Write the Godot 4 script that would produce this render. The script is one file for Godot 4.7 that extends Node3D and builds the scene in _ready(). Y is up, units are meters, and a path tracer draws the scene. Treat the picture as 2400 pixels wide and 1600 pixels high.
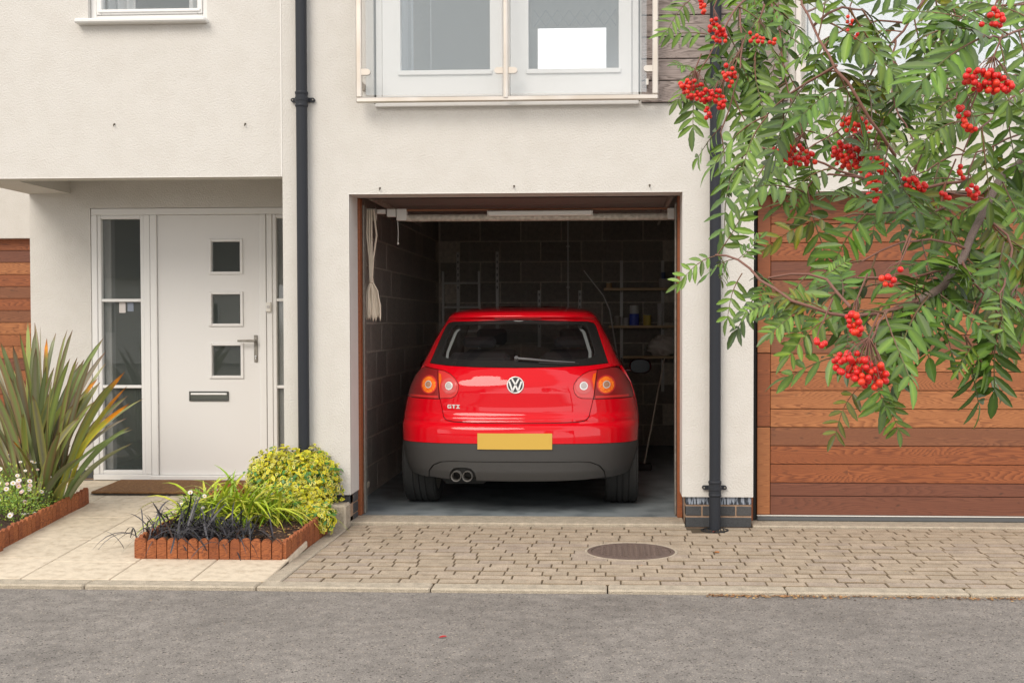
extends Node3D
# A red hatchback in an open garage of a rendered terrace, seen across the road past a rowan tree.

var M := {}
var rng := RandomNumberGenerator.new()
var taken := {}

# ---------------------------------------------------------------- naming
func numbered(called: String) -> String:
	if not taken.has(called):
		taken[called] = 0
		return called
	taken[called] += 1
	return "%s_%03d" % [called, taken[called]]

func tag(o: Node, label: String, category: String, group := "") -> void:
	o.set_meta("label", label)
	o.set_meta("category", category)
	if group != "":
		o.set_meta("group", group)

func thing(called: String, label: String, category: String, at := Vector3.ZERO, group := "") -> Node3D:
	var o := Node3D.new()
	o.name = numbered(called)
	add_child(o)
	o.position = at
	tag(o, label, category, group)
	return o

func setting(called: String) -> Node3D:
	var o := Node3D.new()
	o.name = numbered(called)
	add_child(o)
	o.set_meta("kind", "structure")
	return o

func group_part(called: String, parent: Node, at := Vector3.ZERO) -> Node3D:
	var o := Node3D.new()
	o.name = called
	parent.add_child(o, true)
	o.position = at
	return o

func put(called: String, mesh: Mesh, m: Material, parent: Node, at := Vector3.ZERO) -> MeshInstance3D:
	var o := MeshInstance3D.new()
	o.mesh = mesh
	o.material_override = m
	o.name = called
	parent.add_child(o, true)
	o.position = at
	return o

# ---------------------------------------------------------------- mesh helpers
func begin() -> SurfaceTool:
	var st := SurfaceTool.new()
	st.begin(Mesh.PRIMITIVE_TRIANGLES)
	return st

func uv_of(p: Vector3, n: Vector3, f: Array) -> Vector2:
	var a := n.abs()
	var q: Vector2
	if a.y >= a.x and a.y >= a.z:
		q = Vector2(p.x, p.z)
	elif a.x >= a.z:
		q = Vector2(p.z, p.y)
	else:
		q = Vector2(p.x, p.y)
	if f.size() > 4 and f[4]:
		q = Vector2(q.y, q.x)
	return Vector2(q.x * f[0] + f[2], q.y * f[1] + f[3])

func tri(st: SurfaceTool, a: Vector3, b: Vector3, c: Vector3, n: Vector3, f := [1.0, 1.0, 0.0, 0.0]) -> void:
	if (b - a).cross(c - a).dot(n) > 0.0:
		var t := b
		b = c
		c = t
	for p in [a, b, c]:
		st.set_normal(n)
		st.set_uv(uv_of(p, n, f))
		st.add_vertex(p)

func quad(st: SurfaceTool, a: Vector3, b: Vector3, c: Vector3, d: Vector3, n: Vector3, f := [1.0, 1.0, 0.0, 0.0]) -> void:
	tri(st, a, b, c, n, f)
	tri(st, a, c, d, n, f)

func flat_tri(st: SurfaceTool, a: Vector3, b: Vector3, c: Vector3, inside: Vector3, f := [1.0, 1.0, 0.0, 0.0]) -> void:
	var n := (b - a).cross(c - a).normalized()
	if n.dot((a + b + c) / 3.0 - inside) < 0.0:
		n = -n
	tri(st, a, b, c, n, f)

func cbox(st: SurfaceTool, c: Vector3, s: Vector3, b := 0.003, f := [1.0, 1.0, 0.0, 0.0]) -> void:
	# a chamfered box
	var h := s * 0.5
	b = minf(b, minf(h.x, minf(h.y, h.z)) * 0.6)
	var vx := {}
	var vy := {}
	var vz := {}
	for i in [-1, 1]:
		for j in [-1, 1]:
			for k in [-1, 1]:
				var key := Vector3i(i, j, k)
				vx[key] = c + Vector3(i * h.x, j * (h.y - b), k * (h.z - b))
				vy[key] = c + Vector3(i * (h.x - b), j * h.y, k * (h.z - b))
				vz[key] = c + Vector3(i * (h.x - b), j * (h.y - b), k * h.z)
	for s1 in [-1, 1]:
		quad(st, vx[Vector3i(s1, -1, -1)], vx[Vector3i(s1, 1, -1)], vx[Vector3i(s1, 1, 1)], vx[Vector3i(s1, -1, 1)], Vector3(s1, 0, 0), f)
		quad(st, vy[Vector3i(-1, s1, -1)], vy[Vector3i(1, s1, -1)], vy[Vector3i(1, s1, 1)], vy[Vector3i(-1, s1, 1)], Vector3(0, s1, 0), f)
		quad(st, vz[Vector3i(-1, -1, s1)], vz[Vector3i(1, -1, s1)], vz[Vector3i(1, 1, s1)], vz[Vector3i(-1, 1, s1)], Vector3(0, 0, s1), f)
		for s2 in [-1, 1]:
			var n1 := Vector3(s1, s2, 0).normalized()
			quad(st, vx[Vector3i(s1, s2, -1)], vx[Vector3i(s1, s2, 1)], vy[Vector3i(s1, s2, 1)], vy[Vector3i(s1, s2, -1)], n1, f)
			var n2 := Vector3(s1, 0, s2).normalized()
			quad(st, vx[Vector3i(s1, -1, s2)], vx[Vector3i(s1, 1, s2)], vz[Vector3i(s1, 1, s2)], vz[Vector3i(s1, -1, s2)], n2, f)
			var n3 := Vector3(0, s1, s2).normalized()
			quad(st, vy[Vector3i(-1, s1, s2)], vy[Vector3i(1, s1, s2)], vz[Vector3i(1, s1, s2)], vz[Vector3i(-1, s1, s2)], n3, f)
			for s3 in [-1, 1]:
				var key := Vector3i(s1, s2, s3)
				tri(st, vx[key], vy[key], vz[key], Vector3(s1, s2, s3).normalized(), f)

func block(lo: Vector3, hi: Vector3, b := 0.003, f := [1.0, 1.0, 0.0, 0.0]) -> ArrayMesh:
	var st := begin()
	cbox(st, (lo + hi) * 0.5, hi - lo, b, f)
	return st.commit()

func tube(st: SurfaceTool, pts: Array, radii: Array, sides := 8, caps := true) -> void:
	var rings := []
	var up := Vector3.UP
	for i in pts.size():
		var d: Vector3
		if i == 0:
			d = pts[1] - pts[0]
		elif i == pts.size() - 1:
			d = pts[i] - pts[i - 1]
		else:
			d = pts[i + 1] - pts[i - 1]
		d = d.normalized()
		if absf(d.dot(up)) > 0.95:
			up = Vector3.RIGHT if absf(d.x) < 0.9 else Vector3.BACK
		var s := d.cross(up).normalized()
		up = s.cross(d).normalized()
		var ring := []
		for k in sides:
			var a := TAU * k / sides
			ring.append([s * cos(a) + up * sin(a), d])
		rings.append(ring)
	for i in pts.size() - 1:
		for k in sides:
			var k2 := (k + 1) % sides
			var n0: Vector3 = rings[i][k][0]
			var n1: Vector3 = rings[i][k2][0]
			var n2: Vector3 = rings[i + 1][k2][0]
			var n3: Vector3 = rings[i + 1][k][0]
			var a: Vector3 = pts[i] + n0 * radii[i]
			var b: Vector3 = pts[i] + n1 * radii[i]
			var c: Vector3 = pts[i + 1] + n2 * radii[i + 1]
			var e: Vector3 = pts[i + 1] + n3 * radii[i + 1]
			smooth(st, [a, b, c], [n0, n1, n2])
			smooth(st, [a, c, e], [n0, n2, n3])
	if caps:
		for end in [0, pts.size() - 1]:
			var d: Vector3 = rings[end][0][1] * (-1.0 if end == 0 else 1.0)
			for k in range(1, sides - 1):
				tri(st, pts[end] + rings[end][0][0] * radii[end], pts[end] + rings[end][k][0] * radii[end], pts[end] + rings[end][k + 1][0] * radii[end], d)

func smooth(st: SurfaceTool, p: Array, n: Array, uv := [], col := []) -> void:
	var order := [0, 1, 2]
	if (p[1] - p[0]).cross(p[2] - p[0]).dot(n[0] + n[1] + n[2]) > 0.0:
		order = [0, 2, 1]
	for i in order:
		st.set_normal(n[i])
		st.set_uv(uv[i] if uv.size() else Vector2.ZERO)
		if col.size():
			st.set_color(col[i])
		st.add_vertex(p[i])

func lathe(st: SurfaceTool, prof: Array, segs := 20, at := Vector3.ZERO, basis := Basis()) -> void:
	# profile of Vector2(radius, height) turned about y
	for i in prof.size() - 1:
		var p: Vector2 = prof[i]
		var q: Vector2 = prof[i + 1]
		var t := (q - p).normalized()
		var nn := Vector2(t.y, -t.x)
		for k in segs:
			var a0 := TAU * k / segs
			var a1 := TAU * (k + 1) / segs
			var c0 := Vector3(cos(a0), 0, sin(a0))
			var c1 := Vector3(cos(a1), 0, sin(a1))
			var n0 := basis * (c0 * nn.x + Vector3.UP * nn.y)
			var n1 := basis * (c1 * nn.x + Vector3.UP * nn.y)
			var A := at + basis * (c0 * p.x + Vector3.UP * p.y)
			var B := at + basis * (c1 * p.x + Vector3.UP * p.y)
			var C := at + basis * (c1 * q.x + Vector3.UP * q.y)
			var D := at + basis * (c0 * q.x + Vector3.UP * q.y)
			if p.x > 1e-6:
				smooth(st, [A, B, C], [n0, n1, n1])
			if q.x > 1e-6:
				smooth(st, [A, C, D], [n0, n1, n0])

func wall_mesh(x0: float, x1: float, y0: float, y1: float, zf: float, zb: float, holes: Array) -> ArrayMesh:
	# an upright wall with rectangular openings [x0, x1, y0, y1], with real reveals
	var xs := [x0, x1]
	var ys := [y0, y1]
	for h in holes:
		for v in [h[0], h[1]]:
			if v > x0 and v < x1 and not xs.has(v):
				xs.append(v)
		for v in [h[2], h[3]]:
			if v > y0 and v < y1 and not ys.has(v):
				ys.append(v)
	xs.sort()
	ys.sort()
	var solid := func(i: int, j: int) -> bool:
		if i < 0 or j < 0 or i >= xs.size() - 1 or j >= ys.size() - 1:
			return false
		var cx: float = (xs[i] + xs[i + 1]) * 0.5
		var cy: float = (ys[j] + ys[j + 1]) * 0.5
		for h in holes:
			if cx > h[0] and cx < h[1] and cy > h[2] and cy < h[3]:
				return false
		return true
	var st := begin()
	for i in xs.size() - 1:
		for j in ys.size() - 1:
			if not solid.call(i, j):
				continue
			var a: float = xs[i]
			var b: float = xs[i + 1]
			var c: float = ys[j]
			var d: float = ys[j + 1]
			quad(st, Vector3(a, c, zf), Vector3(b, c, zf), Vector3(b, d, zf), Vector3(a, d, zf), Vector3(0, 0, 1))
			quad(st, Vector3(a, c, zb), Vector3(b, c, zb), Vector3(b, d, zb), Vector3(a, d, zb), Vector3(0, 0, -1))
			if not solid.call(i - 1, j):
				quad(st, Vector3(a, c, zf), Vector3(a, d, zf), Vector3(a, d, zb), Vector3(a, c, zb), Vector3(-1, 0, 0))
			if not solid.call(i + 1, j):
				quad(st, Vector3(b, c, zf), Vector3(b, d, zf), Vector3(b, d, zb), Vector3(b, c, zb), Vector3(1, 0, 0))
			if not solid.call(i, j - 1):
				quad(st, Vector3(a, c, zf), Vector3(b, c, zf), Vector3(b, c, zb), Vector3(a, c, zb), Vector3(0, -1, 0))
			if not solid.call(i, j + 1):
				quad(st, Vector3(a, d, zf), Vector3(b, d, zf), Vector3(b, d, zb), Vector3(a, d, zb), Vector3(0, 1, 0))
	return st.commit()

func frame_mesh(x0: float, x1: float, y0: float, y1: float, w: float, zf: float, zb: float, b := 0.004) -> ArrayMesh:
	# a rectangular frame of four butted bars
	var st := begin()
	var zc := (zf + zb) * 0.5
	var dz := zf - zb
	cbox(st, Vector3(x0 + w * 0.5, (y0 + y1) * 0.5, zc), Vector3(w, y1 - y0, dz), b)
	cbox(st, Vector3(x1 - w * 0.5, (y0 + y1) * 0.5, zc), Vector3(w, y1 - y0, dz), b)
	cbox(st, Vector3((x0 + x1) * 0.5, y0 + w * 0.5, zc), Vector3(x1 - x0 - 2 * w, w, dz - 0.002), b)
	cbox(st, Vector3((x0 + x1) * 0.5, y1 - w * 0.5, zc), Vector3(x1 - x0 - 2 * w, w, dz - 0.002), b)
	return st.commit()

func prism(st: SurfaceTool, poly: PackedVector2Array, z0: float, z1: float, f := [1.0, 1.0, 0.0, 0.0]) -> void:
	# extrude a 2-D outline in x, y from z0 to z1
	var t := Geometry2D.triangulate_polygon(poly)
	for i in range(0, t.size(), 3):
		var a := poly[t[i]]
		var b := poly[t[i + 1]]
		var c := poly[t[i + 2]]
		tri(st, Vector3(a.x, a.y, z1), Vector3(b.x, b.y, z1), Vector3(c.x, c.y, z1), Vector3(0, 0, 1), f)
		tri(st, Vector3(a.x, a.y, z0), Vector3(b.x, b.y, z0), Vector3(c.x, c.y, z0), Vector3(0, 0, -1), f)
	var ccw := not Geometry2D.is_polygon_clockwise(poly)
	for i in poly.size():
		var p := poly[i]
		var q := poly[(i + 1) % poly.size()]
		var e := (q - p).normalized()
		var n := Vector3(e.y, -e.x, 0) if ccw else Vector3(-e.y, e.x, 0)
		quad(st, Vector3(p.x, p.y, z0), Vector3(q.x, q.y, z0), Vector3(q.x, q.y, z1), Vector3(p.x, p.y, z1), n, f)

func ball(r: float, seg := 10) -> SphereMesh:
	var s := SphereMesh.new()
	s.radius = r
	s.height = r * 2.0
	s.radial_segments = seg
	s.rings = seg / 2
	return s

func v3(a: Array) -> Vector3:
	return Vector3(a[0], a[1], a[2])

# ---------------------------------------------------------------- materials
func colour(r: float, g: float, b: float, a := 1.0) -> Color:
	var c := Color(r, g, b).linear_to_srgb()
	c.a = a
	return c

func plain(r: float, g: float, b: float, rough := 0.8, metal := 0.0) -> StandardMaterial3D:
	var m := StandardMaterial3D.new()
	m.albedo_color = colour(r, g, b)
	m.roughness = rough
	m.metallic = metal
	return m

func noise(kind: int, freq: float, octaves: int, sd: int) -> FastNoiseLite:
	var n := FastNoiseLite.new()
	n.noise_type = kind
	n.frequency = freq
	n.fractal_octaves = octaves
	n.fractal_type = FastNoiseLite.FRACTAL_FBM if octaves > 1 else FastNoiseLite.FRACTAL_NONE
	n.seed = sd
	return n

func noise_tex(n: FastNoiseLite, size: int, ramp: Array, normal := 0.0) -> NoiseTexture2D:
	var t := NoiseTexture2D.new()
	t.width = size
	t.height = size
	t.seamless = true
	t.noise = n
	if normal > 0.0:
		t.as_normal_map = true
		t.bump_strength = normal
	else:
		var g := Gradient.new()
		var off := PackedFloat32Array()
		var cols := PackedColorArray()
		for i in ramp.size():
			off.append(ramp[i][0])
			cols.append(Color(ramp[i][1], ramp[i][2], ramp[i][3]))
		g.offsets = off
		g.colors = cols
		t.color_ramp = g
	return t

func rough_world(m: StandardMaterial3D, tex: Texture2D, nrm: Texture2D, per_metre: float, strength := 1.0) -> StandardMaterial3D:
	m.uv1_triplanar = true
	m.uv1_world_triplanar = true
	m.uv1_scale = Vector3.ONE * per_metre
	if tex:
		m.albedo_texture = tex
	if nrm:
		m.normal_enabled = true
		m.normal_texture = nrm
		m.normal_scale = strength
	return m

func speckle(size: int, sd: int, lo: float, hi: float, spots: Array) -> ImageTexture:
	# fine mineral grain: random grey pixels, softly clumped, with sparse odd grains
	var r := RandomNumberGenerator.new()
	r.seed = sd
	var n := noise(FastNoiseLite.TYPE_SIMPLEX_SMOOTH, 0.02, 3, sd)
	var im := Image.create(size, size, false, Image.FORMAT_RGB8)
	for y in size:
		for x in size:
			var wrap := 0.5 * (n.get_noise_2d(x, y) * (1.0 - float(x) / size) + n.get_noise_2d(x - size, y) * float(x) / size)
			var v := lerpf(lo, hi, clampf(r.randf() * 0.75 + 0.12 + wrap * 0.5, 0.0, 1.0))
			im.set_pixel(x, y, Color(v, v, v))
	for s in spots:
		for k in int(s[0]):
			var px := r.randi_range(0, size - 3)
			var py := r.randi_range(0, size - 3)
			var d := r.randi_range(1, int(s[4]))
			im.fill_rect(Rect2i(px, py, d, d), Color(s[1], s[2], s[3]))
	im.generate_mipmaps()
	return ImageTexture.create_from_image(im)

func wood_image(w: int, h: int, sd: int, dark: Color, light: Color, rings: float, arch: float, wear: float) -> ImageTexture:
	# flat-sawn grain running along x
	var a := noise(FastNoiseLite.TYPE_SIMPLEX_SMOOTH, 1.0, 2, sd)
	var r := RandomNumberGenerator.new()
	r.seed = sd
	var im := Image.create(w, h, false, Image.FORMAT_RGB8)
	for y in h:
		var v := float(y) / h
		for x in w:
			var u := float(x) / w * 2.4
			var bend := a.get_noise_2d(u * 0.55, v * 0.55) * arch
			var g := (v * 0.9 + bend) * rings + a.get_noise_2d(u * 3.0, v * 9.0) * 0.35
			var s := g - floorf(g)
			s = s * s * (1.0 - smoothstep(0.86, 1.0, s))
			var fine := a.get_noise_2d(u * 6.0, v * 120.0 + 7.0) * 0.5 + 0.5
			var patch := a.get_noise_2d(u * 1.3 + 40.0, v * 1.1) * 0.5 + 0.5
			var c := light.lerp(dark, clampf(s * 1.15 + (fine - 0.5) * 0.35, 0.0, 1.0))
			c = c.lerp(dark, patch * wear * 0.6)
			var stain := a.get_noise_2d(u * 9.0 + 90.0, v * 2.6)
			if stain > 0.52:
				c = c.darkened((stain - 0.52) * 1.6 * wear)
			im.set_pixel(x, y, c)
	im.generate_mipmaps()
	return ImageTexture.create_from_image(im)

func make_materials() -> void:
	var stucco_n := noise_tex(noise(FastNoiseLite.TYPE_SIMPLEX_SMOOTH, 0.085, 3, 3), 1024, [], 6.0)
	var mottle := noise_tex(noise(FastNoiseLite.TYPE_SIMPLEX_SMOOTH, 0.006, 5, 8), 1024, [[0.0, 0.975, 0.972, 0.967], [0.5, 0.99, 0.989, 0.987], [1.0, 1.0, 1.0, 1.0]])
	M.render = rough_world(plain(0.625, 0.605, 0.572, 0.92), mottle, stucco_n, 0.75, 0.3)
	M.bead = plain(0.74, 0.72, 0.69, 0.6)
	M.plaster = plain(0.62, 0.59, 0.55, 0.9)
	M.upvc = plain(0.74, 0.735, 0.725, 0.32)
	M.paint = plain(0.72, 0.71, 0.70, 0.3)
	M.seal = plain(0.03, 0.03, 0.03, 0.7)
	M.pipe = plain(0.024, 0.027, 0.034, 0.5)
	M.pipe.metallic_specular = 0.35
	var steel_tex := noise_tex(noise(FastNoiseLite.TYPE_SIMPLEX, 0.02, 3, 21), 512, [[0.0, 0.75, 0.72, 0.68], [1.0, 1.0, 0.98, 0.95]])
	M.steel = rough_world(plain(0.66, 0.62, 0.58, 0.38, 0.8), noise_tex(noise(FastNoiseLite.TYPE_SIMPLEX, 0.01, 2, 22), 256, [[0.0, 0.93, 0.91, 0.88], [1.0, 1.0, 1.0, 1.0]]), null, 1.0)
	M.chrome = plain(0.8, 0.8, 0.8, 0.12, 1.0)
	M.silver = plain(0.74, 0.73, 0.71, 0.28, 0.35)
	M.zinc = rough_world(plain(0.34, 0.34, 0.33, 0.5, 0.5), steel_tex, null, 2.0)
	M.pane = plain(0.9, 0.97, 0.95, 0.0)
	M.pane.albedo_color = Color(0.84, 0.90, 0.94, 0.10)
	M.pane.transparency = BaseMaterial3D.TRANSPARENCY_ALPHA
	M.dark_pane = plain(0.9, 0.97, 0.95, 0.0)
	M.dark_pane.albedo_color = Color(0.35, 0.38, 0.37, 0.3)
	M.dark_pane.transparency = BaseMaterial3D.TRANSPARENCY_ALPHA
	M.tint = plain(0.02, 0.025, 0.025, 0.0)
	M.tint.albedo_color = Color(0.10, 0.11, 0.11, 0.16)
	M.tint.transparency = BaseMaterial3D.TRANSPARENCY_ALPHA
	# cedar boards: several boards with a grain of their own
	M.cedar = []
	var tones := [
		[Color(0.42, 0.22, 0.12), Color(0.63, 0.37, 0.21), 9.0, 1.5, 0.4], [Color(0.50, 0.30, 0.17), Color(0.71, 0.47, 0.29), 11.0, 1.0, 0.35],
		[Color(0.38, 0.22, 0.16), Color(0.49, 0.30, 0.22), 9.0, 0.8, 0.5], [Color(0.45, 0.26, 0.14), Color(0.67, 0.42, 0.25), 8.0, 2.1, 0.4],
		[Color(0.40, 0.24, 0.16), Color(0.56, 0.36, 0.24), 9.0, 1.7, 0.5]]
	for i in tones.size():
		var t: Array = tones[i]
		var m := plain(0.92, 0.92, 0.92, 0.5)
		m.albedo_color = Color(0.98, 0.97, 0.96)
		m.albedo_texture = wood_image(1024, 96, 50 + i, t[0], t[1], t[2], t[3], t[4])
		M.cedar.append(m)
	M.grey_board = []
	for i in 3:
		var m := plain(1, 1, 1, 0.85)
		m.albedo_texture = wood_image(512, 64, 80 + i, Color(0.40, 0.36, 0.34), Color(0.66, 0.61, 0.59), 12.0, 0.8, 0.5)
		M.grey_board.append(m)
	M.picket = []
	for i in 3:
		var m := plain(1, 1, 1, 0.8)
		m.albedo_texture = wood_image(256, 64, 90 + i, Color(0.42, 0.22, 0.12), [Color(0.66, 0.39, 0.22), Color(0.60, 0.34, 0.19), Color(0.70, 0.42, 0.24)][i], 4.0, 1.0, 0.45)
		M.picket.append(m)
	# ground
	var grit := speckle(1024, 5, 0.56, 1.0, [[7000, 1.0, 0.98, 0.95, 3], [9000, 0.40, 0.39, 0.385, 3], [500, 0.9, 0.8, 0.66, 2]])
	var grit_n := noise_tex(noise(FastNoiseLite.TYPE_SIMPLEX, 0.16, 2, 12), 512, [], 10.0)
	M.asphalt = rough_world(plain(0.385, 0.348, 0.312, 0.93), grit, null, 0.40)
	var blotch := noise_tex(noise(FastNoiseLite.TYPE_SIMPLEX_SMOOTH, 0.008, 4, 31), 512, [[0.0, 0.86, 0.86, 0.86], [0.5, 0.96, 0.96, 0.96], [1.0, 1.0, 1.0, 1.0]])
	M.asphalt.detail_enabled = true
	M.asphalt.detail_blend_mode = BaseMaterial3D.BLEND_MODE_MUL
	M.asphalt.detail_albedo = blotch
	M.asphalt.detail_uv_layer = BaseMaterial3D.DETAIL_UV_2
	M.asphalt.uv2_triplanar = true
	M.asphalt.uv2_world_triplanar = true
	M.asphalt.uv2_scale = Vector3.ONE * 0.23
	var sand := speckle(512, 9, 0.62, 1.0, [[500, 0.95, 0.93, 0.9, 2], [250, 0.45, 0.42, 0.4, 2]])
	M.paver = []
	for c in [[0.60, 0.49, 0.365], [0.57, 0.465, 0.345], [0.63, 0.515, 0.39], [0.555, 0.455, 0.36]]:
		M.paver.append(rough_world(plain(c[0], c[1], c[2], 0.95), sand, null, 0.7))
	M.stain = rough_world(plain(0.33, 0.25, 0.16, 1.0), sand, null, 0.7)
	M.joint = rough_world(plain(0.125, 0.09, 0.052, 1.0), sand, null, 2.0)
	M.concrete = rough_world(plain(0.72, 0.62, 0.48, 0.93), sand, grit_n, 1.4, 0.4)
	var riven := noise_tex(noise(FastNoiseLite.TYPE_SIMPLEX_SMOOTH, 0.016, 5, 44), 1024, [], 6.0)
	var cloudy := noise_tex(noise(FastNoiseLite.TYPE_SIMPLEX_SMOOTH, 0.010, 5, 45), 1024, [[0.0, 0.86, 0.83, 0.79], [0.4, 0.95, 0.94, 0.92], [0.75, 1.0, 0.99, 0.97], [1.0, 0.95, 0.92, 0.88]])
	M.slab = []
	for c in [[0.64, 0.56, 0.45], [0.61, 0.535, 0.43], [0.66, 0.58, 0.47]]:
		M.slab.append(rough_world(plain(c[0], c[1], c[2], 0.92), cloudy, riven, 1.1, 0.6))
	M.grass = rough_world(plain(0.46, 0.42, 0.36, 1.0), sand, null, 0.6)
	var breeze := speckle(512, 14, 0.72, 1.0, [[700, 0.3, 0.3, 0.3, 3], [300, 0.9, 0.9, 0.88, 2]])
	M.breeze = []
	for c in [[0.62, 0.55, 0.48], [0.56, 0.50, 0.44], [0.67, 0.59, 0.51]]:
		M.breeze.append(rough_world(plain(c[0], c[1], c[2], 0.95), breeze, grit_n, 1.6, 0.8))
	M.mortar_grey = rough_world(plain(0.95, 0.85, 0.72, 0.95), sand, null, 2.0)
	M.garage_floor = rough_world(plain(0.27, 0.30, 0.315, 0.42), noise_tex(noise(FastNoiseLite.TYPE_SIMPLEX, 0.01, 5, 60), 512, [[0.0, 0.72, 0.74, 0.75], [0.6, 0.95, 0.96, 0.97], [1.0, 1.0, 1.0, 1.0]]), null, 0.6)
	M.brick = []
	for c in [[0.10, 0.103, 0.11], [0.085, 0.088, 0.094], [0.12, 0.118, 0.12]]:
		M.brick.append(rough_world(plain(c[0], c[1], c[2], 0.6), breeze, grit_n, 2.5, 0.5))
	var lime := noise_tex(noise(FastNoiseLite.TYPE_SIMPLEX, 0.02, 4, 61), 512, [[0.0, 1.0, 1.0, 1.0], [0.45, 0.85, 0.87, 0.9], [0.6, 0.35, 0.37, 0.4], [1.0, 0.25, 0.26, 0.28]])
	M.stained_brick = rough_world(plain(0.36, 0.39, 0.44, 0.75), lime, null, 3.0)
	M.stained_brick.uv1_scale = Vector3(5.0, 0.7, 5.0)
	M.mortar = rough_world(plain(0.56, 0.38, 0.26, 0.95), sand, null, 2.0)
	M.iron = rough_world(plain(0.28, 0.20, 0.165, 0.75), breeze, grit_n, 2.0, 1.0)
	M.coir = rough_world(plain(0.66, 0.33, 0.13, 1.0), speckle(512, 77, 0.45, 1.0, []), grit_n, 2.2, 1.5)
	M.soil = rough_world(plain(0.14, 0.08, 0.052, 1.0), sand, grit_n, 2.0, 1.5)
	M.rubber = plain(0.022, 0.022, 0.022, 0.72)
	M.black = plain(0.012, 0.012, 0.012, 0.7)
	M.white_plastic = plain(0.72, 0.7, 0.66, 0.5)
	M.rope = plain(0.74, 0.64, 0.52, 0.85)
	M.shelf = plain(0.66, 0.49, 0.30, 0.7)
	M.galvanised = rough_world(plain(0.62, 0.60, 0.56, 0.55), steel_tex, null, 2.0)
	# car
	M.red = plain(0.62, 0.002, 0.010, 0.5)
	M.red.metallic_specular = 0.05
	M.red.clearcoat_enabled = true
	M.red.clearcoat = 1.0
	M.red.clearcoat_roughness = 0.03
	M.bumper = rough_world(plain(0.046, 0.045, 0.044, 0.6), null, noise_tex(noise(FastNoiseLite.TYPE_SIMPLEX, 0.2, 1, 71), 256, [], 4.0), 8.0, 0.3)
	M.lens = plain(0.26, 0.004, 0.006, 0.05)
	M.lens.clearcoat_enabled = true
	M.lens_red = plain(0.62, 0.02, 0.02, 0.08)
	M.lens_red.clearcoat_enabled = true
	M.amber = plain(1, 1, 1, 0.12)
	M.amber.vertex_color_use_as_albedo = true
	M.amber.clearcoat_enabled = true
	M.bulb = plain(0.46, 0.42, 0.42, 0.4)
	M.plate = plain(0.58, 0.37, 0.06, 0.5)
	M.seat = plain(0.10, 0.10, 0.105, 0.85)
	M.mirror = plain(0.02, 0.021, 0.023, 0.12, 1.0)
	# plants
	M.leaf = []
	for c in [[1.0, 1.0, 1.0], [1.0, 1.0, 1.0], [0.9, 0.95, 0.85], [0.70, 0.74, 0.66], [1.0, 0.97, 0.72], [0.82, 0.88, 0.84], [1.0, 0.80, 0.45]]:
		var m := plain(c[0], c[1], c[2], 0.42)
		m.albedo_color = Color(minf(c[0], 1.0), minf(c[1], 1.0), minf(c[2], 1.0))
		m.vertex_color_use_as_albedo = true
		m.backlight_enabled = true
		m.backlight = Color(0.17, 0.22, 0.04)
		M.leaf.append(m)
	M.bark = rough_world(plain(0.28, 0.20, 0.165, 0.85), sand, grit_n, 6.0, 0.6)
	M.twig = plain(0.19, 0.085, 0.06, 0.65)
	M.berry = plain(0.62, 0.014, 0.010, 0.35)
	M.berry_orange = plain(0.74, 0.04, 0.012, 0.35)
	M.vcol = plain(1, 1, 1, 0.7)
	M.vcol.vertex_color_use_as_albedo = true
	M.glossy_leaf = plain(1, 1, 1, 0.38)
	M.glossy_leaf.vertex_color_use_as_albedo = true
	M.glossy_leaf.backlight_enabled = true
	M.glossy_leaf.backlight = Color(0.12, 0.13, 0.03)
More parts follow.
